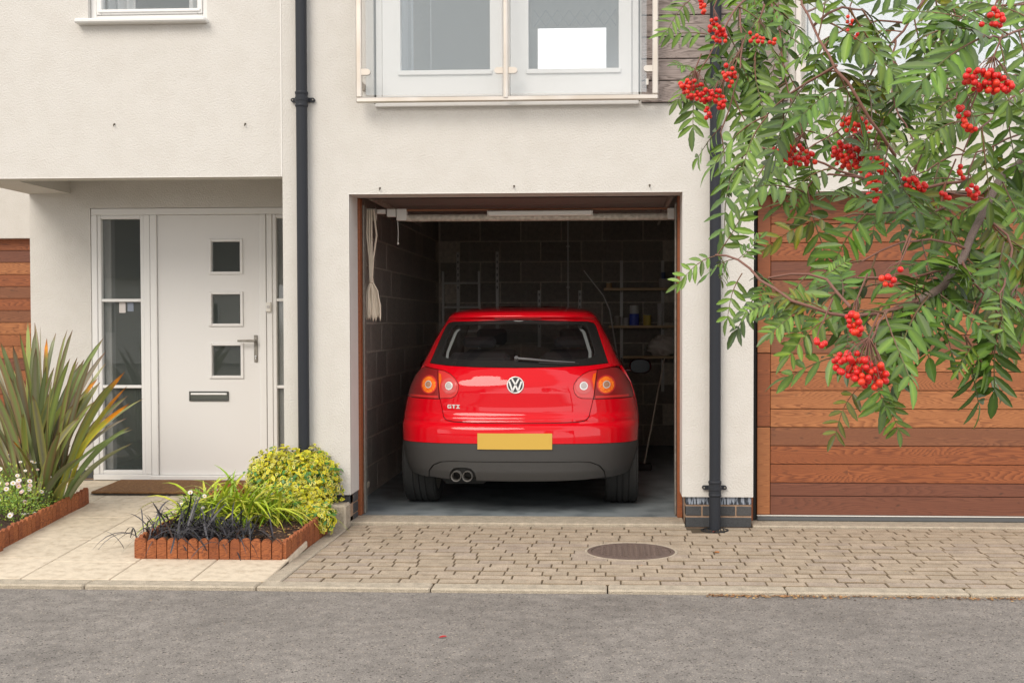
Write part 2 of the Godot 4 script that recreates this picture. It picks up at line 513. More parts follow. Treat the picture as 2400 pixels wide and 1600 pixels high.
const TWIGS := [
	[[0.828,1.703,5.744],[0.730,1.655,5.851],[0.652,1.600,5.957],[0.612,1.546,6.010],[0.570,1.487,6.064],[0.554,1.466,6.085],[0.497,1.418,6.170],[0.452,1.401,6.222]],
	[[0.452,1.401,6.222],[0.364,1.379,6.328],[0.289,1.385,6.382],[0.246,1.398,6.384],[0.208,1.432,6.335],[0.184,1.459,6.285],[0.160,1.469,6.236]],
	[[0.323,1.392,6.380],[0.312,1.413,6.360],[0.296,1.433,6.330],[0.269,1.437,6.301],[0.230,1.432,6.283]],
	[[0.452,1.401,6.222],[0.385,1.384,6.327],[0.356,1.355,6.379],[0.345,1.327,6.380]],
	[[0.476,1.596,6.016],[0.429,1.625,6.168],[0.384,1.667,6.219],[0.346,1.725,6.220],[0.333,1.744,6.220],[0.308,1.814,6.170],[0.300,1.869,6.119],[0.302,1.923,6.067]],
	[[0.719,2.126,5.339],[0.660,2.043,5.444],[0.627,1.993,5.447],[0.602,1.961,5.449],[0.563,1.911,5.453],[0.515,1.804,5.458],[0.467,1.759,5.511],[0.421,1.731,5.565],[0.389,1.708,5.567]],
	[[0.457,2.156,5.252],[0.361,2.127,5.257],[0.287,2.062,5.363],[0.256,2.010,5.416],[0.223,1.946,5.470],[0.194,1.900,5.472]],
	[[0.287,2.062,5.363],[0.286,1.966,5.416],[0.272,1.883,5.469],[0.250,1.812,5.472],[0.236,1.767,5.473]],
	[[0.361,2.127,5.257],[0.376,1.997,5.360],[0.377,1.893,5.413],[0.397,1.803,5.464],[0.406,1.767,5.464]],
	[[0.663,1.633,5.755],[0.548,1.611,5.811],[0.444,1.624,5.867],[0.371,1.650,5.870],[0.317,1.667,5.872],[0.272,1.685,5.824],[0.247,1.673,5.776]],
	[[0.444,1.624,5.867],[0.386,1.632,5.870],[0.359,1.621,5.871],[0.344,1.599,5.873]],
	[[0.652,1.600,5.957],[0.595,1.573,5.960],[0.518,1.547,6.015],[0.444,1.543,6.069],[0.389,1.543,6.072],[0.362,1.533,6.074]],
	[[0.570,1.487,6.064],[0.505,1.498,6.117],[0.440,1.489,6.171],[0.407,1.476,6.173],[0.382,1.463,6.175]],
	[[0.554,1.466,6.085],[0.485,1.443,6.170],[0.427,1.429,6.223],[0.385,1.433,6.275],[0.355,1.434,6.277]],
	[[0.612,1.546,6.010],[0.640,1.502,6.060],[0.617,1.445,6.113],[0.590,1.411,6.165]],
	[[0.554,1.466,6.085],[0.568,1.411,6.166],[0.594,1.379,6.165]],
	[[0.568,1.411,6.166],[0.549,1.379,6.168],[0.539,1.347,6.169]],
	[[0.695,1.841,6.048],[0.630,1.818,6.102],[0.559,1.785,6.207]],
	[[0.790,1.785,5.844],[0.695,1.758,5.950],[0.636,1.714,6.005],[0.593,1.678,6.058],[0.551,1.683,6.110]],
	[[0.903,2.016,5.532],[0.783,1.981,5.640],[0.710,1.973,5.644],[0.632,1.915,5.749]],
	[[0.627,1.993,5.447],[0.575,1.999,5.450],[0.522,1.990,5.453],[0.477,1.972,5.456],[0.450,1.946,5.458]],
	[[0.602,1.961,5.449],[0.569,1.854,5.554],[0.574,1.776,5.606],[0.595,1.710,5.656]],
	[[0.865,1.743,5.641],[0.782,1.727,5.696],[0.694,1.687,5.752],[0.624,1.672,5.756],[0.584,1.648,5.759]],
	[[0.333,1.744,6.220],[0.305,1.733,6.172],[0.274,1.717,6.124],[0.254,1.699,6.075]],
	[[0.719,2.126,5.339],[0.736,1.990,5.442],[0.715,1.879,5.546],[0.683,1.810,5.599]],
	[[0.308,1.814,6.170],[0.343,1.842,6.167],[0.393,1.855,6.114]],
	[[0.361,2.127,5.257],[0.329,2.015,5.362],[0.314,1.930,5.415]],
	[[0.828,1.475,5.750],[0.730,1.455,5.856],[0.674,1.416,5.960]],
	[[1.227,2.060,4.713],[1.023,2.005,4.825],[0.829,1.964,4.936],[0.701,1.932,4.944],[0.594,1.921,4.950]],
	[[1.150,1.663,4.927],[0.957,1.664,5.037],[0.822,1.685,5.044],[0.674,1.694,5.152]],
]
const LIMBS := [
	[[0.828,1.703,5.744]],
	[[0.302,1.923,6.067],[0.490,2.049,5.753],[0.775,2.145,5.536]],
	[[0.719,2.126,5.339],[0.839,2.209,5.330]],
	[[0.457,2.156,5.252],[0.650,2.194,5.241],[0.839,2.209,5.330]],
	[[0.695,1.841,6.048]],
	[[0.790,1.785,5.844]],
	[[0.903,2.016,5.532]],
	[[0.865,1.743,5.641]],
	[[0.828,1.475,5.750]],
	[[1.227,2.060,4.713]],
	[[1.150,1.663,4.927]],
]
const LEAVES := [
	[[0.181,2.050,5.469],[0.114,1.981,5.525]],
	[[0.194,1.897,5.472],[0.134,1.900,5.526]],
	[[0.271,1.683,5.674],[0.219,1.625,5.678]],
	[[0.362,1.633,5.871],[0.322,1.563,5.875]],
	[[0.160,1.468,6.236],[0.090,1.443,6.240]],
	[[0.184,1.459,6.285],[0.221,1.497,6.282]],
	[[0.191,1.440,6.285],[0.159,1.369,6.289]],
	[[0.370,1.383,6.377],[0.401,1.287,6.428]],
	[[0.338,1.285,6.382],[0.287,1.221,6.386]],
	[[0.378,1.283,6.360],[0.389,1.216,6.381]],
	[[0.487,1.410,6.220],[0.545,1.365,6.269]],
	[[0.613,1.494,6.112],[0.589,1.398,6.165]],
	[[0.540,1.341,6.219],[0.507,1.295,6.222]],
	[[0.299,1.378,6.381],[0.230,1.328,6.406]],
	[[0.271,1.393,6.382],[0.208,1.350,6.387]],
	[[0.535,1.776,6.259],[0.415,1.693,6.317]],
	[[0.227,1.431,6.304],[0.207,1.391,6.306]],
	[[0.302,1.435,6.320],[0.334,1.462,6.317]],
	[[0.351,1.304,6.380],[0.372,1.254,6.401]],
	[[0.458,1.409,6.272],[0.384,1.315,6.358]],
]
const BERRIES := [
	[[0.166,1.806,5.727],34,0.033,0.019],
	[[0.216,1.943,5.620],18,0.018,0.025],
	[[0.225,1.822,5.773],9,0.015,0.027],
	[[0.208,1.792,5.725],12,0.014,0.018],
	[[0.188,1.763,5.726],4,0.008,0.011],
	[[0.183,1.978,5.671],5,0.008,0.013],
	[[0.299,1.635,6.074],28,0.037,0.019],
	[[0.385,1.632,6.070],38,0.032,0.021],
	[[0.416,1.696,5.967],28,0.025,0.022],
	[[0.408,1.611,6.169],9,0.012,0.016],
	[[0.400,1.572,6.171],13,0.012,0.020],
	[[0.473,1.583,6.117],14,0.019,0.011],
	[[0.525,1.702,6.311],34,0.037,0.015],
	[[0.505,1.665,6.263],7,0.009,0.012],
	[[0.515,1.647,6.263],6,0.010,0.005],
	[[0.553,1.802,6.257],7,0.012,0.012],
	[[0.531,1.793,6.259],1,0.001,0.001],
	[[0.447,1.912,5.759],7,0.015,0.019],
	[[0.565,1.572,6.112],7,0.010,0.010],
	[[0.523,1.566,6.114],3,0.008,0.006],
	[[0.547,1.601,6.112],3,0.004,0.011],
	[[0.361,1.424,6.427],4,0.011,0.006],
	[[0.379,1.439,6.426],1,0.001,0.001],
	[[0.309,1.368,6.481],11,0.010,0.013],
	[[0.318,1.310,6.482],46,0.035,0.021],
	[[0.267,1.345,6.484],3,0.007,0.005],
	[[0.291,1.916,5.667],8,0.036,0.014],
]
const FLAX := [
	[[-3.947,1.386,0.062],0],
	[[-3.958,1.376,-0.057],0],
	[[-3.790,1.350,0.206],0],
	[[-3.851,1.271,-0.011],2],
	[[-3.824,1.307,-0.090],0],
	[[-3.603,1.330,0.211],0],
	[[-3.354,1.332,0.676],0],
	[[-3.424,1.147,0.570],0],
	[[-3.389,1.156,0.539],0],
	[[-3.563,1.127,0.050],0],
	[[-3.388,1.145,0.333],0],
	[[-3.573,1.092,0.099],0],
	[[-3.489,0.995,0.005],2],
	[[-3.499,0.966,-0.054],0],
	[[-3.549,0.768,0.043],0],
	[[-3.019,1.070,0.685],2],
	[[-3.133,1.003,0.596],0],
	[[-3.051,0.973,0.576],1],
	[[-3.035,0.864,0.570],1],
	[[-3.282,0.725,0.024],0],
	[[-3.221,0.674,0.129],0],
	[[-3.082,0.683,0.414],0],
	[[-3.047,0.603,0.509],0],
	[[-3.725,1.313,0.619],0],
	[[-3.759,1.236,0.642],0],
	[[-4.179,1.160,-0.072],0],
	[[-3.967,1.252,0.395],0],
	[[-3.977,1.223,0.455],0],
	[[-4.098,1.119,0.305],0],
	[[-4.279,0.953,0.010],0],
	[[-4.160,0.814,0.276],0],
	[[-4.195,0.679,-0.070],2],
	[[-3.742,0.638,0.691],2],
	[[-3.372,0.402,0.629],0],
	[[-3.688,1.091,0.343],0],
	[[-3.848,1.134,0.120],0],
	[[-3.494,1.016,0.668],0],
	[[-3.576,1.042,0.365],0],
	[[-3.695,0.803,0.644],0],
	[[-3.649,0.917,0.613],0],
	[[-3.574,0.858,0.308],0],
	[[-3.478,0.914,0.223],0],
	[[-3.344,0.864,0.389],0],
	[[-3.349,0.722,0.238],0],
	[[-3.635,0.754,-0.005],0],
	[[-3.631,0.547,0.125],0],
	[[-3.362,0.517,0.581],0],
	[[-3.836,0.681,-0.111],0],
	[[-3.887,0.851,-0.108],0],
	[[-3.899,1.024,0.414],0],
	[[-4.005,1.082,0.102],0],
	[[-4.024,1.000,0.331],0],
	[[-4.097,0.895,0.274],0],
]

# ---------------------------------------------------------------- scene
func _ready() -> void:
	rng.seed = 20
	make_camera_and_sky()
	make_materials()
	make_ground()
	make_house_with_door()
	make_house_with_open_garage()
	make_house_with_shut_garage()
	make_house_set_back()
	make_houses_opposite()
	make_downpipes()
	make_wall_hooks()
	make_car()
	make_garage_contents()
	make_porch_things()
	make_beds()
	make_left_plants()
	make_right_plants()
	make_drive_things()
	make_rowan()

func make_camera_and_sky() -> void:
	var cam := Camera3D.new()
	cam.name = "camera"
	add_child(cam)
	cam.position = Vector3(0, 1.37, 8.0)
	cam.basis = Basis(Vector3.UP, 0.0526) * Basis(Vector3.RIGHT, -0.025) * Basis(Vector3.BACK, -0.0018)
	cam.projection = Camera3D.PROJECTION_FRUSTUM
	cam.near = 0.1
	cam.far = 400.0
	cam.size = 0.1 * 2.0 * 800.0 / 2800.0
	cam.frustum_offset = Vector2(-78.0, 26.0) / 2800.0 * 0.1
	cam.current = true
	var we := WorldEnvironment.new()
	we.name = "daylight"
	var e := Environment.new()
	e.background_mode = Environment.BG_SKY
	var sky := Sky.new()
	var sm := ProceduralSkyMaterial.new()
	sm.sky_top_color = Color(0.88, 0.895, 0.92)
	sm.sky_horizon_color = Color(1.07, 1.065, 1.06)
	sm.sky_curve = 0.5
	sm.ground_bottom_color = Color(0.35, 0.33, 0.3)
	sm.ground_horizon_color = Color(0.6, 0.6, 0.58)
	sm.sun_angle_max = 60.0
	sky.sky_material = sm
	e.sky = sky
	e.background_energy_multiplier = 1.0
	e.tonemap_mode = Environment.TONE_MAPPER_LINEAR
	e.tonemap_exposure = 1.74
	e.sdfgi_enabled = true
	e.ssao_enabled = true
	e.ssil_enabled = true
	we.environment = e
	add_child(we)
	var sun := DirectionalLight3D.new()
	sun.name = "sun"
	sun.light_energy = 0.45
	sun.light_color = Color(1.0, 0.965, 0.92)
	sun.light_angular_distance = 34.0
	sun.shadow_enabled = true
	add_child(sun)
	sun.look_at_from_position(Vector3(-3.0, 5.7, 6.4), Vector3.ZERO)

func paver_parts(tops: SurfaceTool, sides: SurfaceTool, c: Vector3, l: float, w: float) -> void:
	# worn top, and the arris and flanks that hold the soil of the joint
	var h := Vector3(l * 0.5, 0.03, w * 0.5)
	var b := 0.004
	quad(tops, c + Vector3(-h.x + b, h.y, -h.z + b), c + Vector3(h.x - b, h.y, -h.z + b), c + Vector3(h.x - b, h.y, h.z - b), c + Vector3(-h.x + b, h.y, h.z - b), Vector3.UP)
	for s in [-1, 1]:
		quad(sides, c + Vector3(-h.x + b, h.y, s * (h.z - b)), c + Vector3(h.x - b, h.y, s * (h.z - b)), c + Vector3(h.x, h.y - b, s * h.z), c + Vector3(-h.x, h.y - b, s * h.z), Vector3(0, 1, s).normalized())
		quad(sides, c + Vector3(s * (h.x - b), h.y, -h.z + b), c + Vector3(s * (h.x - b), h.y, h.z - b), c + Vector3(s * h.x, h.y - b, h.z), c + Vector3(s * h.x, h.y - b, -h.z), Vector3(s, 1, 0).normalized())
		quad(sides, c + Vector3(-h.x, h.y - b, s * h.z), c + Vector3(h.x, h.y - b, s * h.z), c + Vector3(h.x, -h.y, s * h.z), c + Vector3(-h.x, -h.y, s * h.z), Vector3(0, 0, s))
		quad(sides, c + Vector3(s * h.x, h.y - b, -h.z), c + Vector3(s * h.x, h.y - b, h.z), c + Vector3(s * h.x, -h.y, h.z), c + Vector3(s * h.x, -h.y, -h.z), Vector3(s, 0, 0))

func paver_mesh(l: float, w: float) -> ArrayMesh:
	var tops := begin()
	var sides := begin()
	paver_parts(tops, sides, Vector3.ZERO, l, w)
	var m := tops.commit()
	sides.commit(m)
	return m

func path_y(z: float) -> float:
	return clampf((1.77 - z) * 0.0578, 0.0, 0.16)

func make_ground() -> void:
	var land := setting("ground")
	put("soil", block(Vector3(-60, -0.6, -60), Vector3(60, -0.09, 60), 0.0), M.grass, land)
	var road := setting("road")
	var st := begin()
	# gently uneven asphalt with a slight camber
	var nz := noise(FastNoiseLite.TYPE_SIMPLEX_SMOOTH, 0.5, 2, 5)
	var hgt := func(x: float, z: float) -> float: return -0.022 + 0.004 * nz.get_noise_2d(x, z) + 0.02 * clampf((z - 1.9) / 3.0, 0.0, 1.0)
	var nx := 60
	var nzc := 24
	for i in nx:
		for j in nzc:
			var x0 := lerpf(-30, 30, float(i) / nx)
			var x1 := lerpf(-30, 30, float(i + 1) / nx)
			var z0 := lerpf(1.9, 9.5, float(j) / nzc)
			var z1 := lerpf(1.9, 9.5, float(j + 1) / nzc)
			var p := [Vector3(x0, hgt.call(x0, z0), z0), Vector3(x1, hgt.call(x1, z0), z0), Vector3(x1, hgt.call(x1, z1), z1), Vector3(x0, hgt.call(x0, z1), z1)]
			var n: Array = []
			for q in p:
				n.append(Vector3(hgt.call(q.x - 0.2, q.z) - hgt.call(q.x + 0.2, q.z), 0.4, hgt.call(q.x, q.z - 0.2) - hgt.call(q.x, q.z + 0.2)).normalized())
			smooth(st, [p[0], p[1], p[2]], [n[0], n[1], n[2]])
			smooth(st, [p[0], p[2], p[3]], [n[0], n[2], n[3]])
	put("asphalt", st.commit(), M.asphalt, road)
	# kerb stones laid flat between the road and the paving
	var kerb := setting("kerb")
	var kx := 0.913 - 0.9155 * 8
	while kx < 6.0:
		var o := put("kerb_stone", block(Vector3(kx + 0.003, -0.08, 1.775), Vector3(kx + 0.9115, 0.0, 1.905), 0.008), M.concrete, kerb)
		o.position.y = rng.randf_range(-0.002, 0.002)
		kx += 0.9155
	# block paving in front of the garages
	var drive := setting("driveway")
	put("bedding", block(Vector3(-1.735, -0.088, 0.0), Vector3(6.0, -0.0045, 1.772), 0.0), M.joint, drive)
	var lengths := [0.208, 0.138]
	var shapes := []
	for l in lengths:
		for v in 3:
			shapes.append(paver_mesh(l - 0.003 - 0.0006 * v, 0.099 - 0.0008 * v))
	var rest_at := []
	var count := 0
	for row in 17:
		var z := 1.772 - 0.0521 - row * 0.1042
		var x := -1.735
		var k := row % 2
		while x < 4.2:
			var l: float = lengths[k]
			if x < -1.7 and row % 3 != 0:
				l = 0.09 + 0.02 * (row % 5)
			var c := Vector3(x + l * 0.5, -0.03 + rng.randf_range(-0.0025, 0.002), z + rng.randf_range(-0.0012, 0.0012))
			var whole_block: bool = l == lengths[k]
			x += l
			var kk := k
			k = 0 if rng.randf() < 0.62 else 1
			if Vector2(c.x - 0.703, c.z - 0.098).length() < 0.11:
				continue
			var spot := Vector2(absf(c.x - 0.137) - l * 0.5, absf(c.z - 0.84) - 0.05).max(Vector2.ZERO)
			if spot.length() < 0.281:
				# cut to the round frame of the manhole
				var q := PackedVector2Array([Vector2(c.x - l * 0.5 + 0.002, -c.z - 0.0495), Vector2(c.x + l * 0.5 - 0.002, -c.z - 0.0495), Vector2(c.x + l * 0.5 - 0.002, -c.z + 0.0495), Vector2(c.x - l * 0.5 + 0.002, -c.z + 0.0495)])
				var disc := PackedVector2Array()
				for j in 40:
					disc.append(Vector2(0.137 + 0.282 * cos(TAU * j / 40), -0.84 + 0.282 * sin(TAU * j / 40)))
				for piece in Geometry2D.clip_polygons(q, disc):
					if piece.size() > 2:
						var ps := begin()
						prism(ps, piece, -0.05, -0.0015)
						var o := put("paver", ps.commit(), M.paver[rng.randi() % 4], drive)
						o.rotation.x = -PI / 2
						count += 1
				continue
			var in_view := c.x < 2.55 + (1.8 - c.z) * 0.28 + 0.1
			if in_view and count < 300:
				var mesh: Mesh = shapes[kk * 3 + rng.randi() % 3]
				if not whole_block:
					mesh = paver_mesh(l - 0.004, 0.099)
				var o := put("paver", mesh, null, drive, c)
				o.set_surface_override_material(0, M.paver[rng.randi() % 4])
				o.set_surface_override_material(1, M.stain)
				o.rotation = Vector3(rng.randf_range(-0.012, 0.012), rng.randf_range(-0.008, 0.008), rng.randf_range(-0.008, 0.008))
				count += 1
			else:
				rest_at.append([c, l])
	var tops := begin()
	var sides := begin()
	for p in rest_at:
		paver_parts(tops, sides, p[0], p[1] - 0.004, 0.099)
	var field := tops.commit()
	sides.commit(field)
	var rest := put("paver_field", field, null, drive)
	rest.set_surface_override_material(0, M.paver[0])
	rest.set_surface_override_material(1, M.stain)
	rest.set_meta("kind", "stuff")
	put("edging_strip", block(Vector3(-1.832, -0.09, 0.16), Vector3(-1.737, 0.003, 1.772), 0.006), M.concrete, drive)
	# garage sills
	var sill := setting("threshold")
	put("garage_sill", block(Vector3(-1.83, -0.08, -0.30), Vector3(0.515, 0.020, -0.002), 0.006), M.concrete, sill)
	put("garage_sill", block(Vector3(0.967, -0.08, -0.30), Vector3(3.5, 0.014, -0.002), 0.006), M.concrete, sill)
	# sloping slab path up to the front door
	var path := setting("path")
	put("bedding", _ramp(-4.4, -2.68, 1.77, -1.05, -0.012), M.joint, path)
	put("bedding", _ramp(-2.68, -1.82, 1.77, 1.31, -0.012), M.joint, path)
	put("bedding", _ramp(-2.68, -2.2, -0.33, -1.05, -0.012), M.joint, path)
	var cols := [-4.54, -4.09, -3.63, -3.16, -2.67, -2.225, -1.818]
	for i in cols.size() - 1:
		var z := 1.768
		var first: float = [0.45, 0.29, 0.44, 0.36, 0.44, 0.44][i]
		while z > -1.0:
			var d := first if z > 1.7 else (0.45 if rng.randf() < 0.5 else 0.6)
			var z2 := maxf(z - d, -1.02)
			var mid := (z + z2) * 0.5
			var covered: bool = cols[i] > -2.7 and z < 1.3 and z2 > -0.35
			if not covered and z - z2 > 0.05:
				var o := put("slab", block(Vector3(cols[i] + 0.003 - (cols[i] + cols[i + 1]) * 0.5, -0.04, -(z - z2) * 0.5 + 0.003), Vector3(cols[i + 1] - 0.003 - (cols[i] + cols[i + 1]) * 0.5, 0.0, (z - z2) * 0.5 - 0.003), 0.004), M.slab[rng.randi() % 3], path, Vector3((cols[i] + cols[i + 1]) * 0.5, path_y(mid), mid))
				o.rotation.x = atan(0.0578)
			z = z2

func _ramp(x0: float, x1: float, z0: float, z1: float, dy: float) -> ArrayMesh:
	var st := begin()
	var n := 10
	for i in n:
		var a := lerpf(z0, z1, float(i) / n)
		var b := lerpf(z0, z1, float(i + 1) / n)
		quad(st, Vector3(x0, path_y(a) + dy, a), Vector3(x1, path_y(a) + dy, a), Vector3(x1, path_y(b) + dy, b), Vector3(x0, path_y(b) + dy, b), Vector3(0, 1, 0.058).normalized())
	quad(st, Vector3(x1, -0.1, z0), Vector3(x1, path_y(z0) + dy, z0), Vector3(x1, path_y(z1) + dy, z1), Vector3(x1, -0.1, z1), Vector3.RIGHT)
	return st.commit()

# ---------------------------------------------------------------- houses
func brick_course(parent: Node, xs: Array, y0: float, y1: float, zf: float, m = null) -> void:
	for i in xs.size() - 1:
		put("brick", block(Vector3(xs[i] + 0.005, y0, zf - 0.09), Vector3(xs[i + 1] - 0.005, y1, zf + rng.randf_range(-0.001, 0.001)), 0.003), m if m else M.brick[rng.randi() % 3], parent)

func boxes(parent: Node, called: String, list: Array, m: Material) -> void:
	for b in list:
		put(called, block(Vector3(b[0], b[2], b[4]), Vector3(b[1], b[3], b[5]), 0.0), m, parent)

func make_house_with_door() -> void:
	var h := thing("terraced_house", "cream rendered house whose upper floor overhangs a white front door", "house", Vector3.ZERO)
	put("wall", wall_mesh(-4.45, -2.2085, 2.365, 6.0, 0.0, -0.17, [[-3.532, -2.708, 3.428, 4.75]]), M.render, h)
	put("wall", block(Vector3(-4.45, 2.3652, -0.98), Vector3(-4.12, 2.75, -0.1705), 0.0), M.render, h)
	put("porch_ceiling", block(Vector3(-4.45, 2.751, -1.2), Vector3(-2.2085, 2.9, -0.171), 0.0), M.render, h)
	put("wall", wall_mesh(-4.442, -2.225, 0.27, 2.75, -0.981, -1.2, [[-3.966, -2.0, 0.1, 2.252]]), M.render, h)
	put("wall", block(Vector3(-4.442, 0.1, -4.2), Vector3(-4.25, 6.0, -1.201), 0.0), M.render, h)
	put("joint_bead", block(Vector3(-2.2085, 2.36, -0.06), Vector3(-2.2005, 6.0, 0.0025), 0.0), M.bead, h)
	put("drip_bead", block(Vector3(-4.45, 2.3615, -0.012), Vector3(-2.212, 2.3650, 0.002), 0.0), M.bead, h)
	# plinth under the porch wall
	var pl := group_part("plinth", h)
	put("mortar_bed", block(Vector3(-4.43, 0.0, -1.15), Vector3(-3.972, 0.2695, -1.002), 0.0), M.mortar, pl)
	brick_course(pl, [-4.432, -4.30, -4.075, -3.968], 0.176, 0.240, -0.994)
	brick_course(pl, [-4.432, -4.19, -3.968], 0.10, 0.166, -0.994)
	put("base_trim", block(Vector3(-4.44, 0.2405, -1.1), Vector3(-3.97, 0.2698, -0.99), 0.0), M.render, pl)
	# rooms behind
	boxes(h, "interior_wall", [[-4.25, -2.2, 0.0, 6.0, -4.4, -4.21], [-4.25, -2.2, 5.8, 5.999, -4.2, -0.171], [-4.25, -2.2, 2.901, 3.0, -4.2, -0.171], [-4.25, -2.225, 2.6, 2.75, -4.2, -1.201]], M.plaster)
	put("hall_floor", block(Vector3(-4.25, 0.0, -4.2), Vector3(-2.225, 0.165, -1.02), 0.0), plain(0.16, 0.13, 0.10, 0.8), h)
	# upper window
	var w := group_part("window", h)
	put("frame", frame_mesh(-3.53, -2.71, 3.43, 4.75, 0.042, -0.04, -0.11), M.upvc, w)
	put("sash", frame_mesh(-3.487, -2.753, 3.473, 4.70, 0.034, -0.03, -0.10), M.upvc, w)
	put("glazing_bead", block(Vector3(-3.475, 3.487, -0.0295), Vector3(-2.765, 3.507, -0.02), 0.003), M.upvc, w)
	put("pane", block(Vector3(-3.452, 3.508, -0.072), Vector3(-2.788, 4.66, -0.066), 0.0), M.pane, w)
	put("sill", block(Vector3(-3.60, 3.397, -0.12), Vector3(-2.70, 3.427, 0.075), 0.008), M.upvc, w)
	var cu := plain(0.58, 0.58, 0.57, 0.9)
	for s in [[-3.50, -3.30], [-2.93, -2.73]]:
		put("curtain", _curtain(s[0], s[1], 3.05, 4.8, -0.26), cu, h)
	# entrance
	var fr := group_part("door_frame", h)
	var z1 := -0.985
	var z0 := -1.06
	put("head", block(Vector3(-3.964, 2.199, z0), Vector3(-2.23, 2.250, z1), 0.004), M.upvc, fr)
	put("post", block(Vector3(-3.964, 0.21, z0), Vector3(-3.918, 2.1985, z1 + 0.001), 0.004), M.upvc, fr)
	put("post", block(Vector3(-3.553, 0.21, z0), Vector3(-3.506, 2.1985, z1 + 0.001), 0.004), M.upvc, fr)
	put("post", block(Vector3(-3.503, 0.205, z0), Vector3(-3.452, 2.1985, z1 + 0.003), 0.004), M.upvc, fr)
	put("post", block(Vector3(-2.655, 0.205, z0), Vector3(-2.604, 2.1985, z1 + 0.003), 0.004), M.upvc, fr)
	put("post", block(Vector3(-2.600, 0.21, z0), Vector3(-2.556, 2.1985, z1 + 0.001), 0.004), M.upvc, fr)
	put("bottom_rail", block(Vector3(-3.964, 0.165, z0), Vector3(-3.506, 0.2095, z1 + 0.004), 0.004), M.upvc, fr)
	put("bottom_rail", block(Vector3(-2.600, 0.165, z0), Vector3(-2.23, 0.2095, z1 + 0.004), 0.004), M.upvc, fr)
	put("door_sill", block(Vector3(-3.503, 0.165, z0), Vector3(-2.602, 0.2045, z1 + 0.03), 0.006), M.upvc, fr)
	for sl in [[-3.918, -3.553], [-2.556, -2.232]]:
		var sg := group_part("sidelight", h)
		put("glazing_bead", frame_mesh(sl[0] + 0.0005, sl[1] - 0.0005, 0.2105, 2.198, 0.029, z1 - 0.006, z0 + 0.01), M.upvc, sg)
		var ys := [0.24, 0.884, 1.547, 2.168]
		for k in 3:
			put("pane", block(Vector3(sl[0] + 0.03, ys[k], -1.032), Vector3(sl[1] - 0.03, ys[k + 1], -1.027), 0.0), M.dark_pane, sg)
		for k in [1, 2]:
			put("glazing_bar", block(Vector3(sl[0] + 0.03, ys[k] - 0.0115, -1.026), Vector3(sl[1] - 0.03, ys[k] + 0.0115, z1 - 0.008), 0.003), M.upvc, sg)
		put("stay", block(Vector3(sl[0] + 0.03, 0.24, -1.12), Vector3(sl[0] + 0.085, 2.17, -1.045), 0.004), M.upvc, sg)
	# stickers in the side window
	put("sticker", block(Vector3(-3.765, 1.452, -1.0265), Vector3(-3.715, 1.532, -1.0255), 0.0), plain(0.6, 0.56, 0.54, 0.6), h)
	put("sticker", block(Vector3(-3.70, 1.462, -1.0265), Vector3(-3.652, 1.532, -1.0255), 0.0), plain(0.22, 0.25, 0.31, 0.6), h)
	var d := group_part("front_door", h)
	var lights := [[1.7425, 2.0145], [1.3455, 1.6125], [0.9475, 1.2205]]
	var holes := []
	for l in lights:
		holes.append([-3.028, -2.802, l[0] + 0.022, l[1] - 0.022])
	put("leaf", wall_mesh(-3.4495, -2.6575, 0.2065, 2.1965, -1.0, -1.045, holes), M.paint, d)
	for l in lights:
		put("light_trim", frame_mesh(-3.052, -2.785, l[0], l[1], 0.022, -0.988, -0.999, 0.004), M.paint, d)
		put("pane", block(Vector3(-3.03, l[0] + 0.02, -1.024), Vector3(-2.8, l[1] - 0.02, -1.019), 0.0), M.dark_pane, d)
	var st := begin()
	cbox(st, Vector3(-2.689, 1.176, -0.995), Vector3(0.028, 0.206, 0.010), 0.004)
	put("handle_plate", st.commit(), M.zinc, d)
	st = begin()
	tube(st, [Vector3(-2.689, 1.236, -0.99), Vector3(-2.689, 1.236, -0.945)], [0.011, 0.010], 12)
	tube(st, [Vector3(-2.682, 1.236, -0.944), Vector3(-2.72, 1.237, -0.942), Vector3(-2.815, 1.236, -0.944)], [0.009, 0.010, 0.008], 12)
	put("handle", st.commit(), M.zinc, d)
	st = begin()
	tube(st, [Vector3(-2.689, 1.117, -0.99), Vector3(-2.689, 1.117, -0.984)], [0.008, 0.008], 10)
	cbox(st, Vector3(-2.689, 1.104, -0.987), Vector3(0.009, 0.022, 0.006), 0.002)
	put("lock", st.commit(), M.chrome, d)
	var lp := group_part("letter_plate", h)
	put("plate", frame_mesh(-3.211, -2.903, 0.774, 0.849, 0.011, -0.988, -0.999, 0.004), plain(0.12, 0.125, 0.12, 0.3, 0.5), lp)
	st = begin()
	cbox(st, Vector3(-3.057, 0.804, -0.9945), Vector3(0.286, 0.034, 0.005), 0.002)
	put("flap", st.commit(), plain(0.16, 0.17, 0.16, 0.25, 0.5), lp)
	st = begin()
	cbox(st, Vector3(-3.057, 0.829, -0.992), Vector3(0.282, 0.015, 0.012), 0.005)
	put("flap_lip", st.commit(), plain(0.85, 0.85, 0.85, 0.3), lp)
	var bell := group_part("doorbell", h)
	put("housing", block(Vector3(-2.602, 1.454, -0.983), Vector3(-2.561, 1.531, -0.962), 0.006), M.white_plastic, bell)
	st = begin()
	lathe(st, [Vector2(0.0125, 0.0), Vector2(0.0125, 0.003), Vector2(0.0095, 0.004), Vector2(0.0, 0.003)], 18, Vector3(-2.5815, 1.494, -0.962), Basis(Vector3.RIGHT, PI / 2))
	put("button", st.commit(), plain(0.5, 0.49, 0.48, 0.4), bell)
	# radiator and newel in the hall
	var rad := group_part("radiator", h)
	for k in 12:
		put("fin", block(Vector3(-4.24, 0.34, -2.75 + k * 0.046), Vector3(-4.12, 0.80, -2.75 + k * 0.046 + 0.036), 0.01), M.white_plastic, rad)

